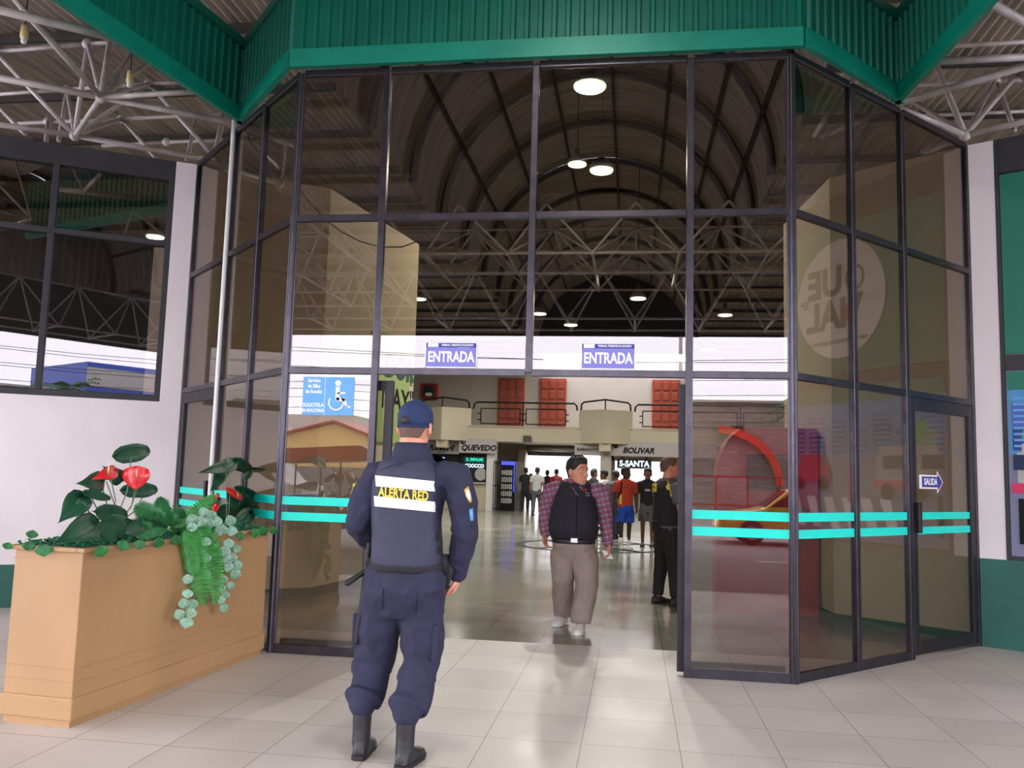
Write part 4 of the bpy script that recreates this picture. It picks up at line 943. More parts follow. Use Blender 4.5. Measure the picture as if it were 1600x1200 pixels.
# ------------------------------------------------------------------ people
class Fig:
    """frame of a figure: r = its right-hand side, f = the way it faces"""
    def __init__(s, name, base, face, label, H=1.7, group=None):
        s.o = V((base[0], base[1], 0)); s.f = V((sin(face), cos(face), 0)); s.r = V((cos(face), -sin(face), 0)); s.k = H/1.7
        s.root = empty(name, s.o, label, 'person', group)
    def P(s, x, f, z): return s.o+(s.r*x+s.f*f+Zv*z)*s.k
    def ring(s, z, cx, cf, a, b, n=24, ex=2.5, tilt=0):
        out = []
        for i in range(n):
            t = 2*pi*i/n; c, q_ = cos(t), sin(t)
            x = a*abs(c)**(2/ex)*(1 if c > 0 else -1); y = b*abs(q_)**(2/ex)*(1 if q_ > 0 else -1)
            out.append(s.P(cx+x, cf+y, z+tilt*x))
        return out
def head(F, c, yaw, mb, sc=1.0, pitch=0, detail=True, ears=True):
    """c: centre in figure frame; yaw: turn to the figure's right"""
    k = F.k*sc; f = (F.f*cos(yaw)+F.r*sin(yaw)); r = (F.r*cos(yaw)-F.f*sin(yaw)); C = F.P(*c)
    f2 = f*cos(pitch)+Zv*sin(pitch); u2 = -f*sin(pitch)+Zv*cos(pitch)
    def Q(x, y, z): return C+(r*x+f2*y+u2*z)*k
    R = []
    prof = [(-.118, .012, .050, .034), (-.112, .034, .040, .045), (-.095, .050, .030, .062), (-.07, .060, .018, .078), (-.04, .068, .006, .090), (0, .074, 0, .097), (.035, .077, -.002, .099), (.07, .072, -.004, .093), (.098, .056, -.006, .072), (.115, .034, -.006, .044), (.121, .01, -.006, .014)]
    for z, a, cy, b in prof:
        ring_ = []
        for i in range(24):
            t = 2*pi*i/24; x = a*cos(t); y = b*sin(t)
            if y > 0 and abs(cos(t)) < .6 and -.08 < z < .06: y *= .97
            ring_.append(Q(x, cy+y, z))
        R.append(ring_)
    mb.rings(R)
    if detail:
        mb.tube([Q(0, .088, .018), Q(0, .103, -.012), Q(0, .112, -.034)], [.008, .010, .013], n=8, round_caps=True)
        for s_ in (-1, 1):
            mb.ell(Q(s_*.012, .102, -.036), (.009, .009, .007), n=8, m=5)
            mb.tube([Q(s_*.012, .094, .03), Q(s_*.035, .088, .034), Q(s_*.055, .072, .026)], .008, n=8, round_caps=True)
            mb.ell(Q(s_*.034, .074, -.03), (.024*k, .018*k, .022*k), basis=(r, f2, u2), n=10, m=6)
        mb.tube([Q(-.024, .086, -.062), Q(0, .096, -.060), Q(.024, .086, -.062)], .006, n=8, round_caps=True)
        mb.tube([Q(-.02, .085, -.071), Q(0, .094, -.073), Q(.02, .085, -.071)], .006, n=8, round_caps=True)
        mb.ell(Q(0, .078, -.098), (.022*k, .016*k, .016*k), basis=(r, f2, u2), n=10, m=6)
    if ears:
        for s_ in (-1, 1):
            mb.ell(Q(s_*.087, -.010, -.008), (.013*k, .022*k, .036*k), basis=((r*s_+f2*-.5).normalized(), f2, u2), n=10, m=7)
            mb.ell(Q(s_*.078, -.002, -.034), (.006*k, .011*k, .014*k), basis=(r, f2, u2), n=8, m=5)
    return Q
def hair(F, Q, parent, mat='hair', thick=.014, low=-.05, front=.062, fade=True, name='hair', top=.012):
    m = MB(); R = []; nphi = 12; nth = 28
    def hl(t):  # hairline height by angle (0 = front)
        a = abs(t)
        if a < .75: return front
        if a < 1.25: return front-(a-.75)/.5*(front-.01)
        if a < 1.75: return .012
        return .012-min(1, (a-1.75)/.55)*(.012-low)
    def surf(t, z, o):
        zz = max(-.118, min(.12, z)); e = sqrt(max(0, 1-((zz-.02)/.105)**2)) if zz > .02 else 1-.12*((.02-zz)/.1)
        return Q((.078*e+o)*sin(t), (.100*e+o)*cos(t)-.004, z+(o if z > .06 else 0))
    rows = []
    for layer in (0, 1):
        for i in range(nphi+1):
            row = []
            for j in range(nth):
                t = -pi+2*pi*j/nth; z0 = hl(t); z = z0+(.118-z0)*i/nphi; w = min(1, (i/7.0)**1.2+.12)
                o = (.002 if fade else .006)+thick*w*(1 if layer else 0) - (0 if layer else .012)
                if layer: o += .004*noise.noise(V((t*4, z*60, 3)))
                row.append(surf(t, z+(top if layer and i > nphi*.6 else 0)*((i/nphi-.6)/.4 if i > nphi*.6 else 0), o))
            rows.append(row)
    outer = rows[nphi+1:]; inner = rows[:nphi+1][::-1]
    m.rings(inner[:]+outer, cap=True)
    me = remesh(m, .006*F.k, 2)
    return link_mesh(name, me, mat, parent, True)
def eyes(F, Q, parent, k=1):
    for s_ in (-1, 1):
        e = mk('eye', MB().ell(Q(s_*.031, .0785, .012), (.0125, .0105, .0065), n=12, m=8), 'white', parent, True)
        mk('iris', MB().ell(Q(s_*.031, .0870, .012), (.0055, .0045, .0055), n=10, m=6), 'ink', e, True)
        mk('eyebrow', MB().tube([Q(s_*.016, .094, .036), Q(s_*.034, .091, .042), Q(s_*.052, .077, .036)], [.003, .0045, .002], n=6), 'hair', parent, True)
def hand(F, mb, w, d, n, side=1, curl=.5, k=1.0, spread=.06, thumb=.6):
    """w wrist point, d direction to fingertips, n palm normal (palm faces n)"""
    w = V(w); d = V(d).normalized(); n = V(n); n = (n-d*n.dot(d)).normalized(); x = d.cross(n)*side; k = k*F.k
    mb.tube([w-d*.02*k, w+d*.02*k, w+d*.055*k, w+d*.09*k], [(.023*k, .018*k), (.030*k, .017*k), (.040*k, .016*k), (.036*k, .013*k)], up=n, n=12)
    for i, (o, L) in enumerate(((.029, .070), (.010, .079), (-.010, .074), (-.029, .058))):
        p = w+d*.085*k+x*(o*k); a = curl*.7; dd = d*cos(a)+n*sin(a)+x*(spread*(1.5-i)*.6); dd.normalize()
        pts = [w+d*.06*k+x*(o*.9*k), p]
        for s_, seg in enumerate((.45, .3, .25)):
            pts.append(pts[-1]+dd*(L*seg*k)); a += curl*.9; dd = (d*cos(a)+n*sin(a)).normalized()
        mb.tube(pts, [.0095*k, .0095*k, .009*k, .0082*k, .007*k], n=8, round_caps=True)
    b = w+d*.028*k+x*.026*k; t1 = (d*.65+x*.75+n*.3*thumb).normalized(); t2 = (d*.85+x*.25+n*.5*thumb).normalized()
    mb.tube([b-x*.008*k, b+t1*.03*k, b+t1*.03*k+t2*.03*k, b+t1*.03*k+t2*.054*k], [.014*k, .0115*k, .010*k, .008*k], n=8, round_caps=True)
def shoe(F, ankle, dirv, mat, sole, parent, k=1.0, boot=0, name='shoe', pitch=0):
    a = V(ankle); d = V(dirv).normalized(); x = V((d.y, -d.x, 0)).normalized(); k = k*F.k; u = Zv
    d = (d*cos(pitch)+u*sin(pitch)).normalized(); u = x.cross(d)
    if u.z < 0: u = -u
    h = .08
    def Q(x_, y, z): return a+(x*x_+d*y+u*(z-h))*k
    m = MB(); R = []
    for y, w, zt, cx_ in ((-.075, .018, .05, 0), (-.07, .03, .075, 0), (-.045, .037, .10, 0), (-.01, .039, .11, 0), (.04, .041, .09, 0), (.09, .047, .068, 0), (.135, .047, .055, 0), (.17, .038, .046, 0), (.19, .018, .034, 0)):
        R.append([Q(cx_+w*cos(t)*1.0, y, .018+(zt-.018)*max(0, sin(t))**.8 if sin(t) > 0 else .018) for t in [2*pi*i/16 for i in range(16)]])
    m.rings(R)
    if boot: m.tube([Q(0, -.02, .06), Q(0, -.018, .14), Q(0, -.016, boot)], [(.044*k, .05*k), (.044*k, .047*k), (.05*k, .052*k)], n=16)
    me = remesh(m, .008*k, 1); s_ = link_mesh(name, me, mat, parent, True)
    m = MB(); pts = [(-.078, .02), (-.06, .036), (0, .04), (.06, .045), (.12, .051), (.165, .042), (.193, .018)]
    poly = [Q(w, y, 0) for y, w in pts]+[Q(-w, y, 0) for y, w in pts[::-1]]
    m.prism(poly, u*(.022*k)); mk('sole', m, sole, s_, bevel=.003)
    return s_

# ---- guard seen from behind, walking in
G_ = Fig('person', (-1.16, -2.25), 0, 'guard seen from behind in navy uniform, cap and vest with two white bands, walking in', 1.7)
gr = G_.root
def gp(x, y, f=0): 
    p = ony(x, y, -2.25+f); return p
def gl(x, y, f=0):  # to figure coordinates
    p = ony(x, y, -2.25+f)-G_.o; return (p.x, p.y, p.z)
shL, shR = gl(592, 742), gl(712, 742); elL, elR = gl(560, 815, -.02), gl(726, 832, 0); wrL, wrR = gl(580, 850, .24), gl(716, 895, .10)
hdc = gl(649, 668, .03)
kneeL, kneeR = gl(585, 1030, .10), gl(658, 1030, .02); ankL, ankR = gl(572, 1140, .08), gl(632, 1165, -.12)
ankL = (ankL[0], .0, .16); ankR = (ankR[0], -.10, .16)
hipL, hipR = (-.10, 0, .93), (.10, 0, .93)
b = MB()
HQ = head(G_, hdc, .12, b, 1.0, detail=True)
b.tube([G_.P(hdc[0], -.02, 1.38), G_.P(hdc[0]-.003, -.012, 1.50), G_.P(hdc[0], -.0, 1.62)], [(.095, .075), (.076, .07), (.073, .072)], n=18)
b.rings([G_.ring(z, cx, 0, a, bb) for z, cx, a, bb in ((.9, 0, .13, .09), (1.1, 0, .12, .085), (1.35, 0, .15, .085), (1.44, 0, .09, .06))])
for s, e, w in ((shL, elL, wrL), (shR, elR, wrR)):
    b.tube([G_.P(*s), G_.P(*e), G_.P(*w)], [.05, .04, .03], n=12, round_caps=True)
for s, e, w in ((hipL, kneeL, ankL), (hipR, kneeR, ankR)): b.tube([G_.P(*s), G_.P(*e), G_.P(*w)], [.08, .055, .04], n=12, round_caps=True)
wR = G_.P(*wrR); hand(G_, b, wR+V((0, .01, -.01)), V((-.25, .35, -.9)), V((-1, .1, .1)), side=-1, curl=.9)
wL = G_.P(*wrL); hand(G_, b, wL, V((.6, .7, .1)), V((.5, -.6, -.3)), side=1, curl=.8)
link_mesh('body', remesh(b, .0065, 1), 'skin', gr, True)
hair(G_, HQ, gr, 'stubble', thick=.004, low=-.06, front=.07, top=0)
# cap
m = MB(); R = []
for z, e in ((.002, 1.0), (.03, 1.03), (.06, 1.03), (.085, .97), (.108, .83), (.124, .6), (.132, .3), (.134, .05)):
    R.append([HQ(.088*e*sin(t), .112*e*cos(t)-.002, z+.014*(1-e)+.0*cos(t)) for t in [2*pi*i/28 for i in range(28)]])
Rin = [[p-(p-HQ(0, 0, .03)).normalized()*.006 for p in r_] for r_ in R]
m.rings(Rin[::-1]+R); cap = mk('cap', m, 'navy_cap', gr, True)
m = MB(); pts = [HQ(.086*sin(t), .107*cos(t), .006) for t in [radians(a) for a in range(-62, 63, 8)]]; pt2 = [HQ(.088*sin(t)*.95, .107*cos(t)*.95+.078*max(0, cos(t*1.35)), -.012) for t in [radians(a) for a in range(-62, 63, 8)]]
nn_ = len(pts); m.add(pts+pt2, [(i, i+1, nn_+i+1, nn_+i) for i in range(nn_-1)]); solid(mk('visor', m, 'navy_cap', cap, True), .004)
m = MB()
def cps(t, z, o): 
    e = 1.03 if z < .065 else .97
    return HQ((.088*e+o)*sin(t), (.112*e+o)*cos(t)-.002, z)
ptsh = []
tc_ = pi+.2
for i in range(24):
    a = 2*pi*i/24; ptsh.append(cps(tc_+.36*cos(a), .026+(.026 if sin(a) > 0 else .012)*sin(a), .0035))
m.add(ptsh+[cps(tc_, .032, .0045)], [(i, (i+1) % 24, 24) for i in range(24)]); solid(mk('cap_opening', m, 'hair', cap, True, label='opening above the cap strap showing dark hair'), .002)
m = MB(); m.tube([HQ(.090*sin(t), .114*cos(t)-.002, .003) for t in [radians(a) for a in range(100, 261, 8)]], (.003, .006), up=(0, 0, 1), n=8); mk('cap_strap', m, 'navy_cap', cap, True)
# shirt with sleeves
m = MB()
m.rings([G_.ring(z, cx, cf, a, bb, ex=2.3) for z, cx, cf, a, bb in ((.93, .0, 0, .175, .13), (1.0, 0, 0, .17, .125), (1.12, .0, 0, .168, .12), (1.25, 0, 0, .185, .125), (1.38, -.0, -.005, .20, .12), (1.46, 0, -.01, .175, .105), (1.51, 0, -.012, .12, .085), (1.54, .01, -.01, .075, .066))])
m.tube([G_.P(shL[0]+.05, 0, shL[2]-.01), G_.P(*shL), G_.P((shL[0]+elL[0])/2-.012, -.02, (shL[2]+elL[2])/2), G_.P(*elL), G_.P(wrL[0]-.01, wrL[1]*.5, (elL[2]*.5+wrL[2]*.5)-.01), G_.P(*wrL)], [.085, .082, .074, .066, .056, .045], n=16, round_caps=True)
m.tube([G_.P(shR[0]-.05, 0, shR[2]-.01), G_.P(*shR), G_.P((shR[0]+elR[0])/2+.01, -.01, (shR[2]+elR[2])/2), G_.P(*elR), G_.P((wrR[0]+elR[0])/2+.004, .05, (elR[2]+wrR[2])/2), G_.P(*wrR)], [.085, .082, .074, .066, .058, .046], n=16, round_caps=True)
shirt = link_mesh('shirt', remesh(m, .009, 2, fold=.024, fscale=9, fz=.8), 'navy', gr, True)
m = MB(); m.rings([G_.ring(z, hdc[0], cf, a, bb, ex=2) for z, cf, a, bb in ((1.49, -.01, .125, .10), (1.545, -.014, .105, .092), (1.60, -.02, .086, .082), (1.594, -.02, .078, .074), (1.53, -.012, .07, .066))], cap=False); mk('collar', m, 'navy', shirt, True)
# vest
m = MB()
m.rings([G_.ring(z, cx, 0, a, bb, ex=2.9) for z, cx, a, bb in ((.965, .012, .168, .145), (.985, .012, .18, .155), (1.1, .008, .178, .15), (1.2, 0, .176, .148), (1.3, -.005, .178, .148), (1.38, -.005, .182, .145), (1.45, -.0, .172, .13), (1.495, 0, .145, .108), (1.515, 0, .12, .09))])
vest = link_mesh('vest', remesh(m, .009, 3, fold=.006, fscale=7), 'navy_vest', gr, True)
vme = vest.data; ofs = G_.o
Y = (0, 1, 0)
bvh = BVHTree.FromPolygons([v.co+ofs for v in vme.vertices], [tuple(p.vertices) for p in vme.polygons])
sme = shirt.data
bvs = BVHTree.FromPolygons([v.co+ofs for v in sme.vertices], [tuple(p.vertices) for p in sme.polygons])
def onto(bv, p, d, o):
    d = V(d).normalized() if d != Y else (V(p)-CAM).normalized(); h = bv.ray_cast(V(p)-d*.8, d)
    return (h[0]-d*o) if h[0] is not None else V(p)
def patch(bv, c00, c10, c01, c11, d, o, nx=14, ny=4):
    """quad given by four points, dropped along d on the cloth below"""
    m = MB()
    for off in (o, o-.004):
        for j in range(ny+1):
            for i in range(nx+1):
                u, w = i/nx, j/ny
                p = (V(c00)*(1-u)+V(c10)*u)*(1-w)+(V(c01)*(1-u)+V(c11)*u)*w
                m.v.append(onto(bv, p, d, off))
    N = nx+1; T = N*(ny+1)
    for j in range(ny):
        for i in range(nx): a = j*N+i; m.f.append((a, a+1, a+N+1, a+N)); m.f.append((T+a, T+a+N, T+a+N+1, T+a+1))
    return m
Y = (0, 1, 0)
mk('reflective_band', patch(bvh, gp(580, 759), gp(685, 768.6), gp(579, 742), gp(686, 752.6), Y, .004), 'reflective', vest, True, label='upper white reflective band')
mk('reflective_band', patch(bvh, gp(585, 791), gp(685, 800.6), gp(584, 775), gp(685, 784.6), Y, .004), 'reflective', vest, True, label='lower white reflective band')
def droptext(s_, size, c, right, upv, d, bv, o, mat, parent, **k):
    mb = text_mb(s_, size, depth=.003, **k); X = V(right).normalized(); Yv = V(upv).normalized()
    out = []
    for v in mb.v:
        p = V(c)+X*v.x+Yv*v.y; out.append(onto(bv, p, d, o+v.z))
    mb.v = out; return mk('lettering', mb, mat, parent)
cT = (gp(593, 769)+gp(668, 776))/2; xr = gp(668, 776)-gp(593, 769)
droptext('ALERTA RED', .066, cT, xr, Zv, Y, bvh, .004, 'yellow', vest, bold=.0022, xs=.72)
for x, y in ((686, 860), (684, 840)):
    mk('vest_strap', patch(bvh, gp(x-3, y+6), gp(x+2, y+6), gp(x-3, y-6), gp(x+2, y-6), Y, .006, 3, 3), 'black', vest, True)
m = MB()
for a, b2 in (((584, 725), (622, 706)), ((716, 725), (676, 706))):
    mk('shoulder_pad', patch(bvh, gp(a[0], a[1]+14), gp(b2[0], b2[1]+16), gp(a[0], a[1]-0), gp(b2[0], b2[1]+3), Y, .005, 8, 4), 'navy_vest', vest, True)
# trousers
m = MB()
m.rings([G_.ring(z, cx, cf, a, bb, ex=2.3) for z, cx, cf, a, bb in ((.985, .01, 0, .168, .125), (.93, .01, -.01, .178, .14), (.85, .005, -.02, .185, .15), (.78, 0, -.01, .178, .13), (.72, 0, 0, .14, .10))])
for s, e, w in ((hipL, kneeL, ankL), (hipR, kneeR, ankR)):
    m.tube([G_.P(s[0], s[1], s[2]-.05), G_.P(s[0]*.6+e[0]*.4, (s[1]+e[1])/2-.01, s[2]*.6+e[2]*.4-.02), G_.P(*e), G_.P(e[0]*.5+w[0]*.5, (e[1]+w[1])/2, e[2]*.5+w[2]*.5), G_.P(w[0], w[1], .285), G_.P(w[0], w[1], .265)], [.115, .112, .094, .094, .102, .07], n=18, round_caps=True)
tr = link_mesh('trousers', remesh(m, .0095, 2, fold=.036, fscale=7, fz=.75, seed=4, foldfn=lambda c: .3 if c.z < .40 else 1), 'navy', gr, True)
bvt = BVHTree.FromPolygons([v.co+ofs for v in tr.data.vertices], [tuple(p.vertices) for p in tr.data.polygons])
for qd in (((568, 948), (597, 953), (572, 918), (598, 920)), ((651, 965), (684, 968), (654, 925), (686, 932))):
    mk('pocket', patch(bvt, gp(*qd[0]), gp(*qd[1]), gp(*qd[2]), gp(*qd[3]), Y, .008, 8, 6), 'navy', tr, True)
c = G_.P(kneeR[0]+.085, kneeR[1]-.02, .60); mk('cargo_pocket', MB().box(c, (.035, .14, .18)), 'navy', tr, bevel=.012)
c = G_.P(kneeL[0]-.085, kneeL[1]-.02, .62); mk('cargo_pocket', MB().box(c, (.035, .14, .18)), 'navy', tr, bevel=.012)
m = MB(); m.rings([G_.ring(z, .01, 0, a, bb, ex=2.4) for z, a, bb in ((.945, .186, .15), (.95, .19, .154), (.985, .19, .154), (.99, .186, .15))]); mk('duty_belt', m, 'black', gr, True)
# baton and holster on the left side
bt0, bt1 = gp(577, 850, -.0), gp(557, 1003, 0)
bt = empty('baton', (bt0+bt1)/2, 'black side-handle baton hanging on the left hip of the guard with his back turned', 'baton')
mk('shaft', MB().tube([bt0, bt1], .014, n=12, round_caps=True), 'rubber', bt, True)
s0 = gp(570, 893, -.02); mk('side_handle', MB().tube([s0, gp(543, 911, -.07)], [.014, .016], n=12, round_caps=True), 'rubber', bt, True)
hs = MB(); hs.box(gp(577, 893, .0), (.035, .05, .12)); hs.box(gp(580, 875, .0), (.03, .06, .03)); mk('baton_holder', hs, 'black', gr, bevel=.006)
m = MB(); m.tube([gp(695, 868, .05), gp(700, 890, .04), gp(694, 918, .05)], [(.03, .02), (.034, .022), (.022, .016)], n=10); m.box(gp(693, 880, .03), (.05, .07, .09)); mk('holster', m, 'black', gr, True)
# arm badges
def badge(name, poly, d, mat, o=.003):
    mm = MB(); P = [onto(bvs, gp(*p), d, o) for p in poly]; cc = sum(P, V((0, 0, 0)))/len(P); cc = onto(bvs, cc-V(d)*.02, d, o+.001)
    mm.add(P+[cc], [(i, (i+1) % len(P), len(P)) for i in range(len(P))]); return solid(mk(name, mm, mat, shirt, True), .003)
badge('arm_badge', [(551, 756), (557, 754), (563, 758), (564, 766), (560, 773), (553, 766)], (.45, 1, 0), 'yellow')
badge('arm_badge', [(718, 764), (726, 759), (730, 770), (731, 782), (727, 785), (720, 774)], (-.5, 1, 0), 'gold')
badge('arm_emblem', [(720, 767), (726, 763), (729, 771), (729, 779), (726, 781), (721, 773)], (-.5, 1, 0), 'white', .007)
badge('arm_patch', [(727, 795), (734, 793), (735, 812), (729, 813)], (-.5, 1, 0), 'sticker_blue')
shoe(G_, G_.P(ankL[0], ankL[1]+.018, .085), V((-.1, 1, 0)), 'boot', 'rubber', gr, 1.05, boot=.30, name='boot')
shoe(G_, G_.P(ankR[0], ankR[1]+.018, .085), V((.12, 1, 0)), 'boot', 'rubber', gr, 1.05, boot=.30, name='boot')

# ---- heavy man in black vest walking out
M_ = Fig('person', (-.56, 1.85), pi+.08, 'heavy man in black vest over plaid shirt, beige trousers and white shoes, walking out', 1.66)
mr = M_.root
def ml(x, y, f=0):
    p = ony(x, y, 1.85-f)-M_.o; return (p.dot(M_.r)/M_.k, p.dot(M_.f)/M_.k, p.z/M_.k)
hd = ml(903, 737, .05); sR, sL = ml(862, 765), ml(941, 768); eR, eL = ml(852, 805, -.02), ml(946, 812, -.03); wR_, wL_ = ml(852, 832, .06), ml(950, 848, .04)
kR, kL = ml(879, 905, .05), ml(917, 915, .16); aR, aL = ml(880, 963, -.16), ml(907, 978, .22)
aR = (aR[0], -.12, .10); aL = (aL[0], .22, .08)
b = MB(); MQ = head(M_, hd, -.95, b, 1.1)
b.tube([M_.P(hd[0]*.6, .0, 1.40), M_.P(hd[0]*.9, .01, 1.5), M_.P(hd[0], .02, 1.58)], [(.1, .09), (.082, .082), (.075, .08)], n=18)
b.ell(M_.P(hd[0]+.0, .06, 1.485), (.07, .05, .035), n=14)
b.rings([M_.ring(z, 0, cf, a, bb) for z, cf, a, bb in ((.85, 0, .15, .12), (1.05, .03, .16, .14), (1.3, 0, .16, .1), (1.43, 0, .1, .07))])
for s_, e, w in ((sR, eR, wR_), (sL, eL, wL_)): b.tube([M_.P(*s_), M_.P(*e), M_.P(*w)], [.055, .045, .034], n=12, round_caps=True)
for x, k_, a_ in ((.1, kR, aR), (-.1, kL, aL)): b.tube([M_.P(x, 0, .85), M_.P(*k_), M_.P(*a_)], [.09, .06, .045], n=12, round_caps=True)
hand(M_, b, M_.P(*wR_), V((.0, -.25, -1)), M_.r*-1+V((0, -.4, 0)), side=1, curl=.55, k=1.12)
hand(M_, b, M_.P(*wL_), V((.1, -.3, -1)), M_.r+V((0, -.5, 0)), side=-1, curl=.6, k=1.12)
link_mesh('body', remesh(b, .006, 1), 'skin', mr, True)
hair(M_, MQ, mr, 'hair', thick=.020, low=-.06, front=.066, fade=True, top=.012); eyes(M_, MQ, mr)
m = MB()
m.rings([M_.ring(z, 0, cf, a, bb, ex=2.2) for z, cf, a, bb in ((.86, .0, .2, .16), (1.05, .04, .21, .19), (1.3, .01, .19, .14), (1.40, 0, .16, .11), (1.46, 0, .1, .085))])
m.tube([M_.P(sR[0]-.04, 0, sR[2]), M_.P(*sR), M_.P((sR[0]+eR[0])/2+.008, 0, (sR[2]+eR[2])/2), M_.P(*eR), M_.P(*wR_)], [.09, .085, .08, .07, .05], n=16, round_caps=True)
m.tube([M_.P(sL[0]+.04, 0, sL[2]), M_.P(*sL), M_.P((sL[0]+eL[0])/2-.008, 0, (sL[2]+eL[2])/2), M_.P(*eL), M_.P(*wL_)], [.09, .085, .078, .068, .05], n=16, round_caps=True)
ms = link_mesh('shirt', remesh(m, .009, 2, fold=.014, fscale=9), 'plaid', mr, True)
m = MB()
for s_ in (1, -1): m.add([M_.P(hd[0]+s_*.075, -.03, 1.53), M_.P(hd[0]+s_*.085, .045, 1.48), M_.P(hd[0]*.6+s_*.05, .125, 1.37), M_.P(hd[0]*.6+s_*.005, .105, 1.40), M_.P(hd[0]+s_*.055, .065, 1.5), M_.P(hd[0]+s_*.07, -.02, 1.545)], [(0, 1, 2, 3, 4, 5)])
solid(mk('collar', m, 'blue_collar', ms), .006)
m = MB()
m.rings([M_.ring(z, cx, cf, a, bb, ex=2.5) for z, cx, cf, a, bb in ((.86, 0, .02, .215, .165), (.875, 0, .025, .232, .185), (.95, 0, .04, .248, .21), (1.05, 0, .04, .242, .208), (1.15, 0, .03, .225, .19), (1.27, 0, .01, .205, .16), (1.36, 0, .0, .185, .13), (1.42, 0, -.005, .15, .11), (1.455, 0, -.02, .11, .08))])
mv = link_mesh('vest', remesh(m, .0095, 3, fold=.008, fscale=6), 'black_vest', mr, True)
bvm = BVHTree.FromPolygons([v.co+M_.o for v in mv.data.vertices], [tuple(p.vertices) for p in mv.data.polygons])
def mp(x, y): return ony(x, y, 1.85)
zz = []
for i in range(14):
    t = i/13; p = mp(902+(900-902)*t, 768+(838-768)*t); zz.append(onto(bvm, p, Y, .002))
mk('zip', MB().tube(zz, .004, n=6), 'ink', mv, True)
m = patch(bvm, mp(893, 764), mp(911, 764), mp(884, 752), mp(917, 752), Y, .003, 6, 4)
mk('shirt_front', MB().add([onto(bvm, mp(*p), Y, .003) for p in ((889, 752), (916, 752), (911, 762), (902, 776), (894, 762))], [(0, 1, 2, 3, 4)]), 'plaid', ms)
for t, x, y, mt in (('CT', 914, 766, 'red_paint'), ('lorem'.upper()[:0] or '----', 918, 770, 'grey_light'), ('----', 919, 774, 'grey_light')):
    droptext(t, .03, mp(x, y), (1, 0, 0), Zv, Y, bvm, .003, mt, mv, bold=.002)
m = MB(); m.rings([M_.ring(z, 0, .03, a, bb, ex=2.5) for z, a, bb in ((.825, .212, .178), (.83, .216, .182), (.862, .216, .182), (.867, .212, .178))]); bl = mk('belt', m, 'boot', mr, True)
bvb = BVHTree.FromPolygons([v.co+M_.o for v in bl.data.vertices], [tuple(p.vertices) for p in bl.data.polygons])
mk('buckle', MB().box(onto(bvb, M_.P(.0, 0, .846), Y, .004), (.07, .01, .045)), 'steel', bl, bevel=.003)
m = MB()
m.rings([M_.ring(z, 0, cf, a, bb, ex=2.3) for z, cf, a, bb in ((.85, .03, .208, .172), (.8, .02, .215, .178), (.72, .005, .21, .165), (.66, 0, .18, .13))])
for x, k_, a_ in ((.105, kR, aR), (-.105, kL, aL)):
    m.tube([M_.P(x, 0, .74), M_.P((x+k_[0])/2, k_[1]*.5, .62), M_.P(*k_), M_.P((k_[0]+a_[0])/2, (k_[1]+a_[1])/2, (k_[2]+a_[2])/2), M_.P(a_[0], a_[1]-.01, .10), M_.P(a_[0], a_[1]-.01, .085)], [.128, .122, .104, .1, .092, .08], n=18, round_caps=False)
link_mesh('trousers', remesh(m, .0095, 2, fold=.02, fscale=6, fz=.7, seed=9), 'khaki', mr, True)
shoe(M_, M_.P(aR[0], aR[1], .10), M_.f+V((-.25, 0, 0)), 'white_shoe', 'white', mr, 1.1, pitch=-.05); shoe(M_, M_.P(aL[0], aL[1], .085), M_.f+V((-.05, 0, 0)), 'white_shoe', 'white', mr, 1.12)
hh = M_.P(*wL_)+V((0, -.03, -.1)); mk('paper_napkin', MB().prism([hh+V((-.06, 0, .03)), hh+V((-.02, -.03, -.045)), hh+V((.06, -.03, -.05)), hh+V((.02, 0, .01))], (0, -.006, .004)), 'white', origin=hh, label='crumpled white paper held in the left hand of the man in the vest', cat='paper')

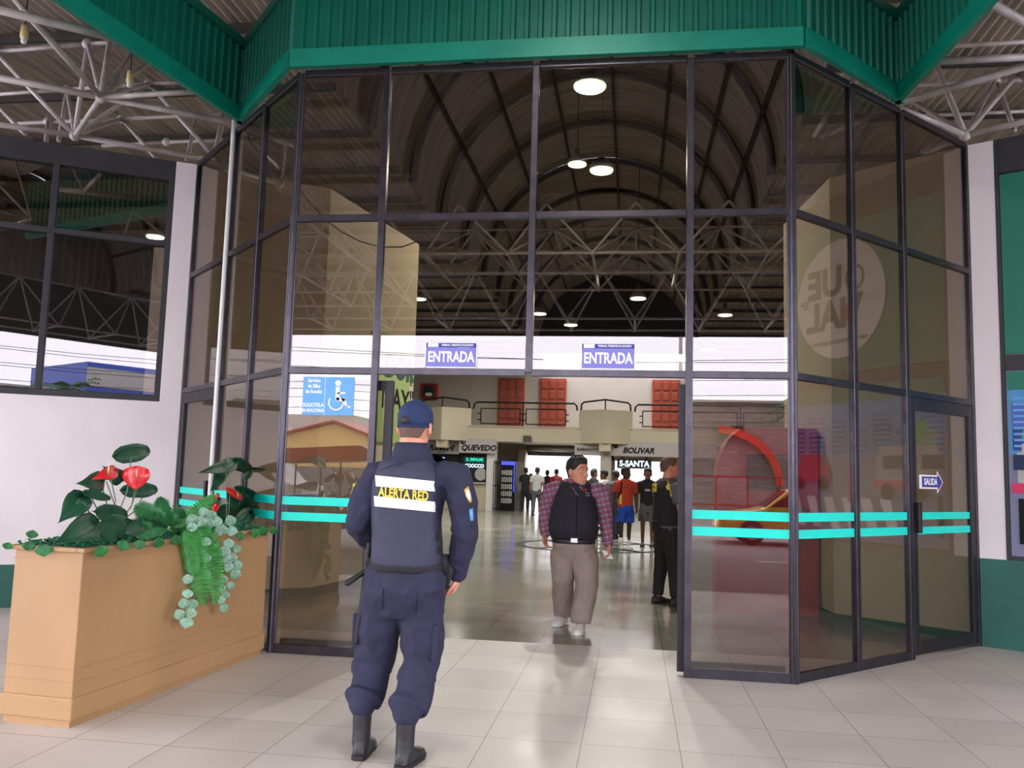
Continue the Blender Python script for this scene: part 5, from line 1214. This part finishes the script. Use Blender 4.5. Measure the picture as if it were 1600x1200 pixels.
# ---- generic hall visitors
def visitor(base, face, H, label, skin, shirt, pants, shoes, sleeve='short', shorts=False, hyaw=0, stride=.08, hairm='hair', low=-.04, arms='down', vox=.014, bulk=1.0, extra=None, group=None, socks=None):
    F = Fig('person', base, face, label, H, group); r = F.root
    b = MB(); det = vox < .013
    Q = head(F, (0, .02, 1.58), hyaw, b, 1.0, detail=True)
    b.tube([F.P(0, -.01, 1.38), F.P(0, .0, 1.5)], [.065, .055], n=12)
    b.rings([F.ring(z, 0, 0, a*bulk, bb*bulk, 16) for z, a, bb in ((.9, .13, .09), (1.1, .12, .085), (1.33, .15, .085), (1.42, .09, .06))])
    sh = .185*bulk
    if arms == 'down': A_ = [((sh, 0, 1.37), (sh+.055, -.02, 1.1), (sh+.05, .05, .86)), ((-sh, 0, 1.37), (-sh-.055, -.02, 1.1), (-sh-.05, .05, .86))]
    elif arms == 'front': A_ = [((sh, 0, 1.37), (sh+.05, .02, 1.1), (sh-.06, .24, 1.08)), ((-sh, 0, 1.37), (-sh-.05, .02, 1.1), (-sh+.06, .24, 1.06))]
    for i, (s_, e, w) in enumerate(A_):
        b.tube([F.P(*s_), F.P(*e), F.P(*w)], [.046*bulk, .038, .027], n=10, round_caps=True)
        dd = (F.P(*w)-F.P(*e)).normalized(); sd = 1 if i == 0 else -1
        hand(F, b, F.P(*w), dd, F.r*-sd, side=1 if i == 0 else -1, curl=.5)
    Lg = [((.09, 0, .88), (.1, stride*.6, .48), (.1, stride, .09)), ((-.09, 0, .88), (-.1, -stride*.3, .48), (-.1, -stride, .09))]
    for h, k_, a_ in Lg: b.tube([F.P(*h), F.P(*k_), F.P(*a_)], [.075, .052, .034], n=10, round_caps=True)
    link_mesh('body', remesh(b, vox*.75, 1), skin, r, True)
    hair(F, Q, r, hairm, thick=.012 if hairm == 'hair' else .004, low=low, front=.06, fade=False, top=.008 if hairm == 'hair' else 0)
    if det: eyes(F, Q, r)
    m = MB()
    m.rings([F.ring(z, 0, 0, a*bulk, bb*bulk, 18) for z, a, bb in ((.84, .165, .12), (1.0, .16, .115), (1.15, .16, .115), (1.32, .18, .115), (1.40, .155, .1), (1.455, .085, .075))])
    for s_, e, w in A_:
        s0 = V(s_); e0 = V(e); w0 = V(w)
        if sleeve == 'short': pts = [F.P(s_[0]*.8, 0, 1.36), F.P(*s_), F.P(*(s0.lerp(e0, .75)))]; rd = [.075, .072, .062]
        else: pts = [F.P(s_[0]*.8, 0, 1.36), F.P(*s_), F.P(*e), F.P(*(e0.lerp(w0, .95)))]; rd = [.075, .07, .055, .042]
        m.tube(pts, [x*bulk for x in rd], n=12)
    sh_ = link_mesh('shirt', remesh(m, vox, 2, fold=.01, fscale=8), shirt, r, True)
    m = MB()
    m.rings([F.ring(z, 0, 0, a*bulk, bb*bulk, 18) for z, a, bb in ((.95, .155, .112), (.85, .172, .125), (.76, .165, .115), (.72, .14, .1))])
    for h, k_, a_ in Lg:
        h0, k0, a0 = V(h), V(k_), V(a_)
        if shorts: m.tube([F.P(h[0], h[1], .8), F.P(*(h0.lerp(k0, .85)))], [.1*bulk, .105*bulk], n=14)
        else: m.tube([F.P(h[0], h[1], .8), F.P(*k_), F.P(*(k0.lerp(a0, .6))), F.P(*(k0.lerp(a0, .98)))], [.1*bulk, .078*bulk, .07, .062], n=14)
    link_mesh('shorts' if shorts else 'trousers', remesh(m, vox, 2, fold=.012, fscale=7, fz=.7), pants, r, True)
    for h, k_, a_ in Lg:
        shoe(F, F.P(a_[0], a_[1], .08), F.f, shoes, 'white' if shoes == 'white_shoe' else 'rubber', r, 1.0)
        if socks: mk('sock', MB().tube([F.P(a_[0], a_[1], .07), F.P(a_[0], a_[1], .23)], [.044*F.k, .046*F.k], n=14), socks, r, True)
    return F, r, sh_, Q
# black and yellow uniformed guard inside, right edge of the doorway
p = onz(1036, 944, 0); gb = (p.x+.04, p.y, 0)
F2, r2, s2, Q2 = visitor(gb, radians(62), 1.70, 'guard in black uniform with yellow sleeve stripe standing just inside the right door edge', 'skin', 'grey', 'black', 'boot', hairm='stubble', hyaw=.25, arms='front', vox=.011, bulk=1.1, stride=.06, low=-.05)
m = MB(); m.rings([F2.ring(z, 0, 0, a, bb, 18, ex=2.6) for z, a, bb in ((.95, .19, .15), (1.0, .195, .155), (1.2, .19, .15), (1.35, .19, .145), (1.43, .14, .11))]); v2 = link_mesh('vest', remesh(m, .011, 2), 'black', r2, True)
c = F2.P(-.225, -.0, 1.24)
bvv = BVHTree.FromPolygons([v.co+F2.o for v in s2.data.vertices], [tuple(p_.vertices) for p_ in s2.data.polygons])
def on2(x, y, o=.004): return onto(bvv, ony(x, y, gb[1]), Y, o)
mk('sleeve_stripe', patch(bvv, ony(1044, 776, gb[1]), ony(1050, 776, gb[1]), ony(1038, 746, gb[1]), ony(1044, 746, gb[1]), Y, .004, 4, 8), 'gold', s2, True)
m = MB(); m.lathe(on2(1045, 761, .012), [(.001, 0), (.035, 0), (.035, .006), (.001, .006)], axis=(0, -1, 0), n=8); mk('arm_badge', m, 'yellow', s2)
bv3 = BVHTree.FromPolygons([v.co+F2.o for v in v2.data.vertices], [tuple(p_.vertices) for p_ in v2.data.polygons])
mk('yellow_panel', patch(bv3, ony(1019, 769, gb[1]), ony(1026, 768, gb[1]), ony(1019, 756, gb[1]), ony(1026, 755, gb[1]), Y, .005, 3, 3), 'yellow', v2)
m = MB(); m.rings([F2.ring(z, 0, 0, a, bb, 18) for z, a, bb in ((.91, .2, .155), (.965, .2, .155))]); m.box(F2.P(-.12, .13, .86), (.1, .1, .18)); m.box(F2.P(.0, -.16, .9), (.08, .08, .12)); mk('duty_belt', m, 'black', r2)
# orange shirt
p = onz(976, 857, 0)
F3, r3, s3, Q3 = visitor((p.x, p.y), pi-.35, 1.66, 'person in orange sports shirt, blue shorts and white socks standing in the hall', 'skin_dark', 'orange', 'blue', 'white_shoe', shorts=True, hyaw=-.7, vox=.013, socks='white', stride=.05)
mk('bag_strap', MB().tube([F3.P(.13, -.08, 1.42), F3.P(.12, .1, 1.38), F3.P(.15, .125, 1.2), F3.P(.19, .04, 1.06)], .016, n=6), 'ink', r3, True)
bvo = BVHTree.FromPolygons([v.co+F3.o for v in s3.data.vertices], [tuple(p_.vertices) for p_ in s3.data.polygons])
mk('yellow_print', patch(bvo, F3.P(.14, 0, .92), F3.P(.08, 0, .92), F3.P(.14, 0, 1.13), F3.P(.08, 0, 1.13), Y, .006, 3, 5), 'yellow', s3)
# black t-shirt
p = onz(1011, 853, 0)
F4, r4, s4, Q4 = visitor((p.x, p.y), pi+.05, 1.66, 'person in black t-shirt and grey shorts standing between the orange shirt and the black guard', 'skin_brown', 'black', 'grey', 'grey', shorts=True, vox=.013, stride=.03)
bvp = BVHTree.FromPolygons([v.co+F4.o for v in s4.data.vertices], [tuple(p_.vertices) for p_ in s4.data.polygons])
mk('print', patch(bvp, F4.P(.06, 0, 1.2), F4.P(-.06, 0, 1.2), F4.P(.06, 0, 1.25), F4.P(-.06, 0, 1.25), Y, .006, 3, 2), 'grey_light', s4)
def far(x, yfeet, face, H, lb, skin, sh, pa, **k):
    p = onz(x, yfeet, 0); return visitor((p.x, p.y), face, H, lb, skin, sh, pa, 'boot', vox=.02, **k)
F5, r5, s5, Q5 = far(943, 838, radians(-60), 1.62, 'person in white top with a black backpack, partly behind the man in the vest', 'skin_brown', 'grey_light', 'olive', sleeve='long', hyaw=-.2)
bp = empty('backpack', F5.P(0, -.2, 1.0), 'small black backpack worn by the person in the white top', 'backpack'); mk('bag', MB().ell(F5.P(0, -.17, 1.2), (.13, .13, .2), n=16), 'black', bp, True); mk('pocket', MB().ell(F5.P(0, -.27, 1.12), (.07, .07, .09), n=12), 'black', bp, True)
far(961, 842, radians(-40), 1.6, 'person in dark grey top and blue jeans behind the orange shirt', 'skin_brown', 'grey', 'denim', sleeve='long')
far(926, 826, radians(60), 1.66, 'person with long dark hair in black, mostly hidden behind the man in the vest', 'skin_brown', 'black', 'black', sleeve='long', low=-.09)
far(820, 799, 0, 1.72, 'person in black seen from behind, leftmost at the bright exit', 'skin_brown', 'black', 'black', arms='front')
far(828, 797, .3, 1.5, 'slight person in pale clothes between two others at the bright exit', 'skin_brown', 'grey_light', 'denim')
far(838, 805, .1, 1.72, 'person in grey shirt and dark trousers walking away towards the bright exit', 'skin_brown', 'grey_light', 'olive', stride=.16)
far(854, 798, -.2, 1.66, 'person in dark top right of the grey shirt at the bright exit', 'skin_brown', 'black', 'olive')
far(868, 800, .2, 1.7, 'person in dark red top at the bright exit beside the vest shoulder', 'skin_brown', 'red_box', 'denim')

# ------------------------------------------------------------------ street (seen mirrored in the glass)
def building(name, x0, x1, y, h, mat, lb):
    b = empty(name, ((x0+x1)/2, y, 0), lb, 'building'); mk('wall', MB().box(((x0+x1)/2, y-3, h/2), (x1-x0, 6, h)), mat, b); return b
b1 = building('brick_building', 1.0, 8.8, -30, 4.7, 'brick', 'low unpainted brick building across the street, mirrored in the right pane')
mk('roof_edge', MB().box((4.9, -32.9, 4.74), (7.9, 6.3, .1)), 'concrete', b1)
for x in (4.3, 7.5): mk('window', MB().box((x, -30, 3.6), (.5, .1, .25)), 'ink', b1)
mk('awning', MB().prism([V((3.5+cos(radians(a))*2.6, -29.6, 1.3+sin(radians(a))*2.4)) for a in range(0, 91, 9)]+[V((3.5+cos(radians(a))*2.3, -29.6, 1.3+sin(radians(a))*2.1)) for a in range(90, -1, -9)], (0, -.3, 0)), 'red_paint', b1)
m = MB()
for i in range(9): m.box((2+i*1.2, -27.6, .8), (.06, .06, 1.7))
m.box((6.8, -27.6, 1.6), (9.6, .05, .06)); m.box((6.8, -27.6, .5), (9.6, .05, .06)); fn = empty('street_fence', (6.8, -27, 0), 'pale metal fence in front of the brick building', 'fence'); mk('rails', m, 'red_box', fn)
b2 = building('yellow_house', -18.5, -9.5, -30, 2.2, 'yellow_wall', 'low yellow gabled house across the street, mirrored in the left pane')
mk('gable', MB().prism([V((-18.5, -30, 2.2)), V((-9.5, -30, 2.2)), V((-13.2, -30, 3.5))], (0, -6, 0)), 'yellow_wall', b2); mk('roof', MB().bar((-18.8, -33, 2.15), (-13.2, -33, 3.6), 6.4, .1, up=(0, 0, 1)) .bar((-13.2, -33, 3.6), (-9.2, -33, 2.15), 6.4, .1), 'red_box', b2)
mk('shop_front', MB().box((-14, -29.9, .8), (8, .1, 1.5)), 'grey', b2)
b3 = building('grey_house', -30, -15, -38, 4.4, 'concrete', 'grey concrete house behind the yellow gable across the street')
b4 = building('pink_house', -11.5, -8, -37, 5.2, 'grey_light', 'pale house with an arched grille behind the yellow gable')
m = MB()
for k in range(20): pass
mk('arched_grille', MB().prism([V((-10.6, -37, 3.2)), V((-9.2, -37, 3.2))]+[V((-9.9+.7*cos(radians(a)), -37, 4.1+.7*sin(radians(a)))) for a in range(0, 181, 15)], (0, .1, 0)), 'grey', b4)
b5 = building('blue_shop', 9.2, 13, -30, 6.2, 'blue_paint', 'bright blue shop front across the street, mirrored in the left window')
mk('white_band', MB().box((11.1, -29.98, 5.5), (3.8, .06, .9)), 'grey_light', b5)
for x in (10.0, 11.2, 12.4): mk('window', MB().box((x, -29.97, 3.6), (.7, .06, 1.6)), 'sticker_blue', b5)
building('brown_house', 14, 30, -34, 4.4, 'brick', 'brown brick house farther right across the street')
building('side_building', 34, 44, -14, 6, 'concrete', 'grey building down the street to the right')
# taxi
def car(o, sx, lb, body):
    c = empty('taxi', o, lb, 'car'); ox, oy, oz = o
    def X(x, y, z): return V((ox+sx*x, oy+y, oz+z))
    side = [(0, .38), (.05, .62), (.35, .78), (1.15, .9), (1.75, 1.38), (2.1, 1.46), (3.0, 1.44), (3.6, 1.02), (4.2, .96), (4.3, .6), (4.25, .3), (.1, .28)]
    R = []
    for y, k in ((-.82, .93), (-.78, 1), (.78, 1), (.82, .93)): R.append([X(2.15+(x-2.15)*k, y*(1-.12*(z > 1.0)), .28+(z-.28)*k) for x, z in side])
    mk('body', MB().rings(R), body, c, True, bevel=.03)
    for y in (-.815, .815):
        s_ = 1 if y > 0 else -1
        mk('side_window', MB().prism([X(1.3, y*.95, .96), X(1.85, y*.9, 1.34), X(2.9, y*.9, 1.36), X(3.4, y*.95, 1.0)], (0, .03*s_, 0)), 'car_glass', c)
        for x in (.85, 3.45):
            w = mk('wheel', MB().lathe(X(x, y*.98, .31), [(.02, -.1), (.28, -.1), (.31, -.06), (.31, .06), (.28, .1), (.02, .1)], axis=(0, 1, 0), n=24), 'rubber', c, True)
            mk('hub', MB().lathe(X(x, y*1.12, .31), [(.01, -.01), (.18, -.01), (.18, .01), (.01, .01)], axis=(0, 1, 0), n=16), 'steel', w)
        mk('headlight', MB().ell(X(.22, y*.8, .66), (.2, .12, .08), n=12), 'white', c, True)
    mk('windscreen', MB().prism([X(1.2, -.68, .94), X(1.2, .68, .94), X(1.72, .6, 1.36), X(1.72, -.6, 1.36)], (-.02*sx, 0, .02)), 'car_glass', c)
    return c
tx = V((0, 0, 0))+onz(1120, 845, 0); car((2.1, -16.4, -.14), 1, 'yellow taxi passing in the street, mirrored in the right pane', 'taxi_yellow')
# mototaxi and parked van on the left
mt_ = empty('mototaxi', (-6.0, -10.5, -.14), 'three-wheeled taxi with red and blue canopy, mirrored in the left pane', 'vehicle')
mk('canopy', MB().prism([V((-7.3, -9.9, 1.55)), V((-7.0, -9.9, 1.85)), V((-5.4, -9.9, 1.95)), V((-5.0, -9.9, 1.75)), V((-5.0, -9.9, 1.65))], (0, -1.2, 0)), 'red_paint', mt_, bevel=.03)
mk('body', MB().prism([V((-7.3, -9.9, .25)), V((-7.35, -9.9, .9)), V((-6.3, -9.9, .95)), V((-6.1, -9.9, .4)), V((-5.2, -9.9, .35)), V((-4.9, -9.9, .9)), V((-4.7, -9.9, .3))], (0, -1.2, 0)), 'blue_paint', mt_, bevel=.03)
m = MB()
for x in (-7.2, -6.2, -5.0):
    for y in (-9.92, -11.08): m.cyl((x, y, .8), (x, y, 1.7), .02, n=6)
mk('posts', m, 'ink', mt_)
for x, y in ((-7.0, -9.95), (-7.0, -11.05), (-4.8, -10.5)): mk('wheel', MB().lathe((x, y, .13), [(.02, -.05), (.25, -.05), (.27, 0), (.25, .05), (.02, .05)], axis=(0, 1, 0), n=20), 'rubber', mt_, True)
vn = empty('parked_van', (-11.5, -17, -.14), 'white parked van across the lane, mirrored in the left pane', 'van')
mk('body', MB().prism([V((-13.6, -16, .25)), V((-13.6, -16, 1.9)), V((-10.4, -16, 1.95)), V((-9.6, -16, 1.1)), V((-9.0, -16, .95)), V((-9.0, -16, .25))], (0, -1.8, 0)), 'grey_light', vn, bevel=.06)
mk('side_window', MB().box((-11.9, -15.97, 1.5), (2.6, .05, .5)), 'car_glass', vn)
for x in (-13, -9.7): mk('wheel', MB().lathe((x, -16, .2), [(.02, -.1), (.32, -.1), (.32, .1), (.02, .1)], axis=(0, 1, 0), n=20), 'rubber', vn, True)
# utility poles and wires
for x, lb in ((1.75, 'street pole mirrored in the right pane, with cables'), (-16.5, 'street pole mirrored in the left pane, with cables')):
    po = empty('utility_pole', (x, -26.3, 0), lb, 'pole', 'utility poles'); mk('mast', MB().cyl((x, -26.3, 0), (x, -26.3, 8.6), .09, .06, n=10), 'concrete', po, True); mk('crossarm', MB().box((x, -26.3, 6.9), (1.4, .08, .08)), 'concrete', po)
    mk('lamp_head', MB().ell((x-.5, -25.9, 4.2), (.3, .14, .06)), 'white', po, True)
rr = random.Random(11)
for i in range(10):
    z0 = 3.9+i*.36+rr.uniform(-.1, .1); z1 = z0+rr.uniform(-.7, .7); pts = []
    for k in range(13):
        t = k/12; pts.append((-40+t*80, -26.2+.1*i, z0*(1-t)+z1*t-1.1*sin(pi*((t*3) % 1))*.35))
    tagw = mk('overhead_cable', MB().tube(pts, .011, n=4), 'ink', origin=(0, -26, 5), label='one of the dark overhead cables strung along the street', cat='cable', group='overhead cables')
# palm
pl_ = empty('palm_tree', (6.9, -26.6, 0), 'ragged palm tree by the street, mirrored in the left wing and window', 'tree')
mk('trunk', MB().tube([(6.9, -26.6, 0), (7.0, -26.6, 2.2), (6.95, -26.6, 4.2)], [.22, .17, .14], n=12), 'bark', pl_, True)
m = MB(); rr = random.Random(2)
for i in range(26):
    a = i*2.4; el = rr.uniform(-.3, 1.1); L = rr.uniform(1.8, 2.5); d = V((cos(a)*cos(el), sin(a)*cos(el), sin(el))); P0 = V((6.95, -26.6, 4.2))
    for k in range(9):
        t = k/9; c0 = P0+d*(L*t)-Zv*(1.3*t*t); 
        s_ = d.cross(Zv).normalized()
        for sg in (-1, 1): m.add([c0, c0+d*.1, c0+s_*sg*.5*(1-t*.6)-Zv*.25+d*.25], [(0, 1, 2)])
mk('fronds', m, 'palm', pl_)

cb = [ony(x, y, 1.2) for x, y in ((468, 296), (488, 322), (510, 345), (535, 363), (562, 377), (595, 386), (628, 386), (655, 376))]
mk('hanging_cable', MB().tube(cb, .006, n=6), 'ink', origin=cb[0], label='thin dark cable hanging in a loop behind the upper left front panes', cat='cable')
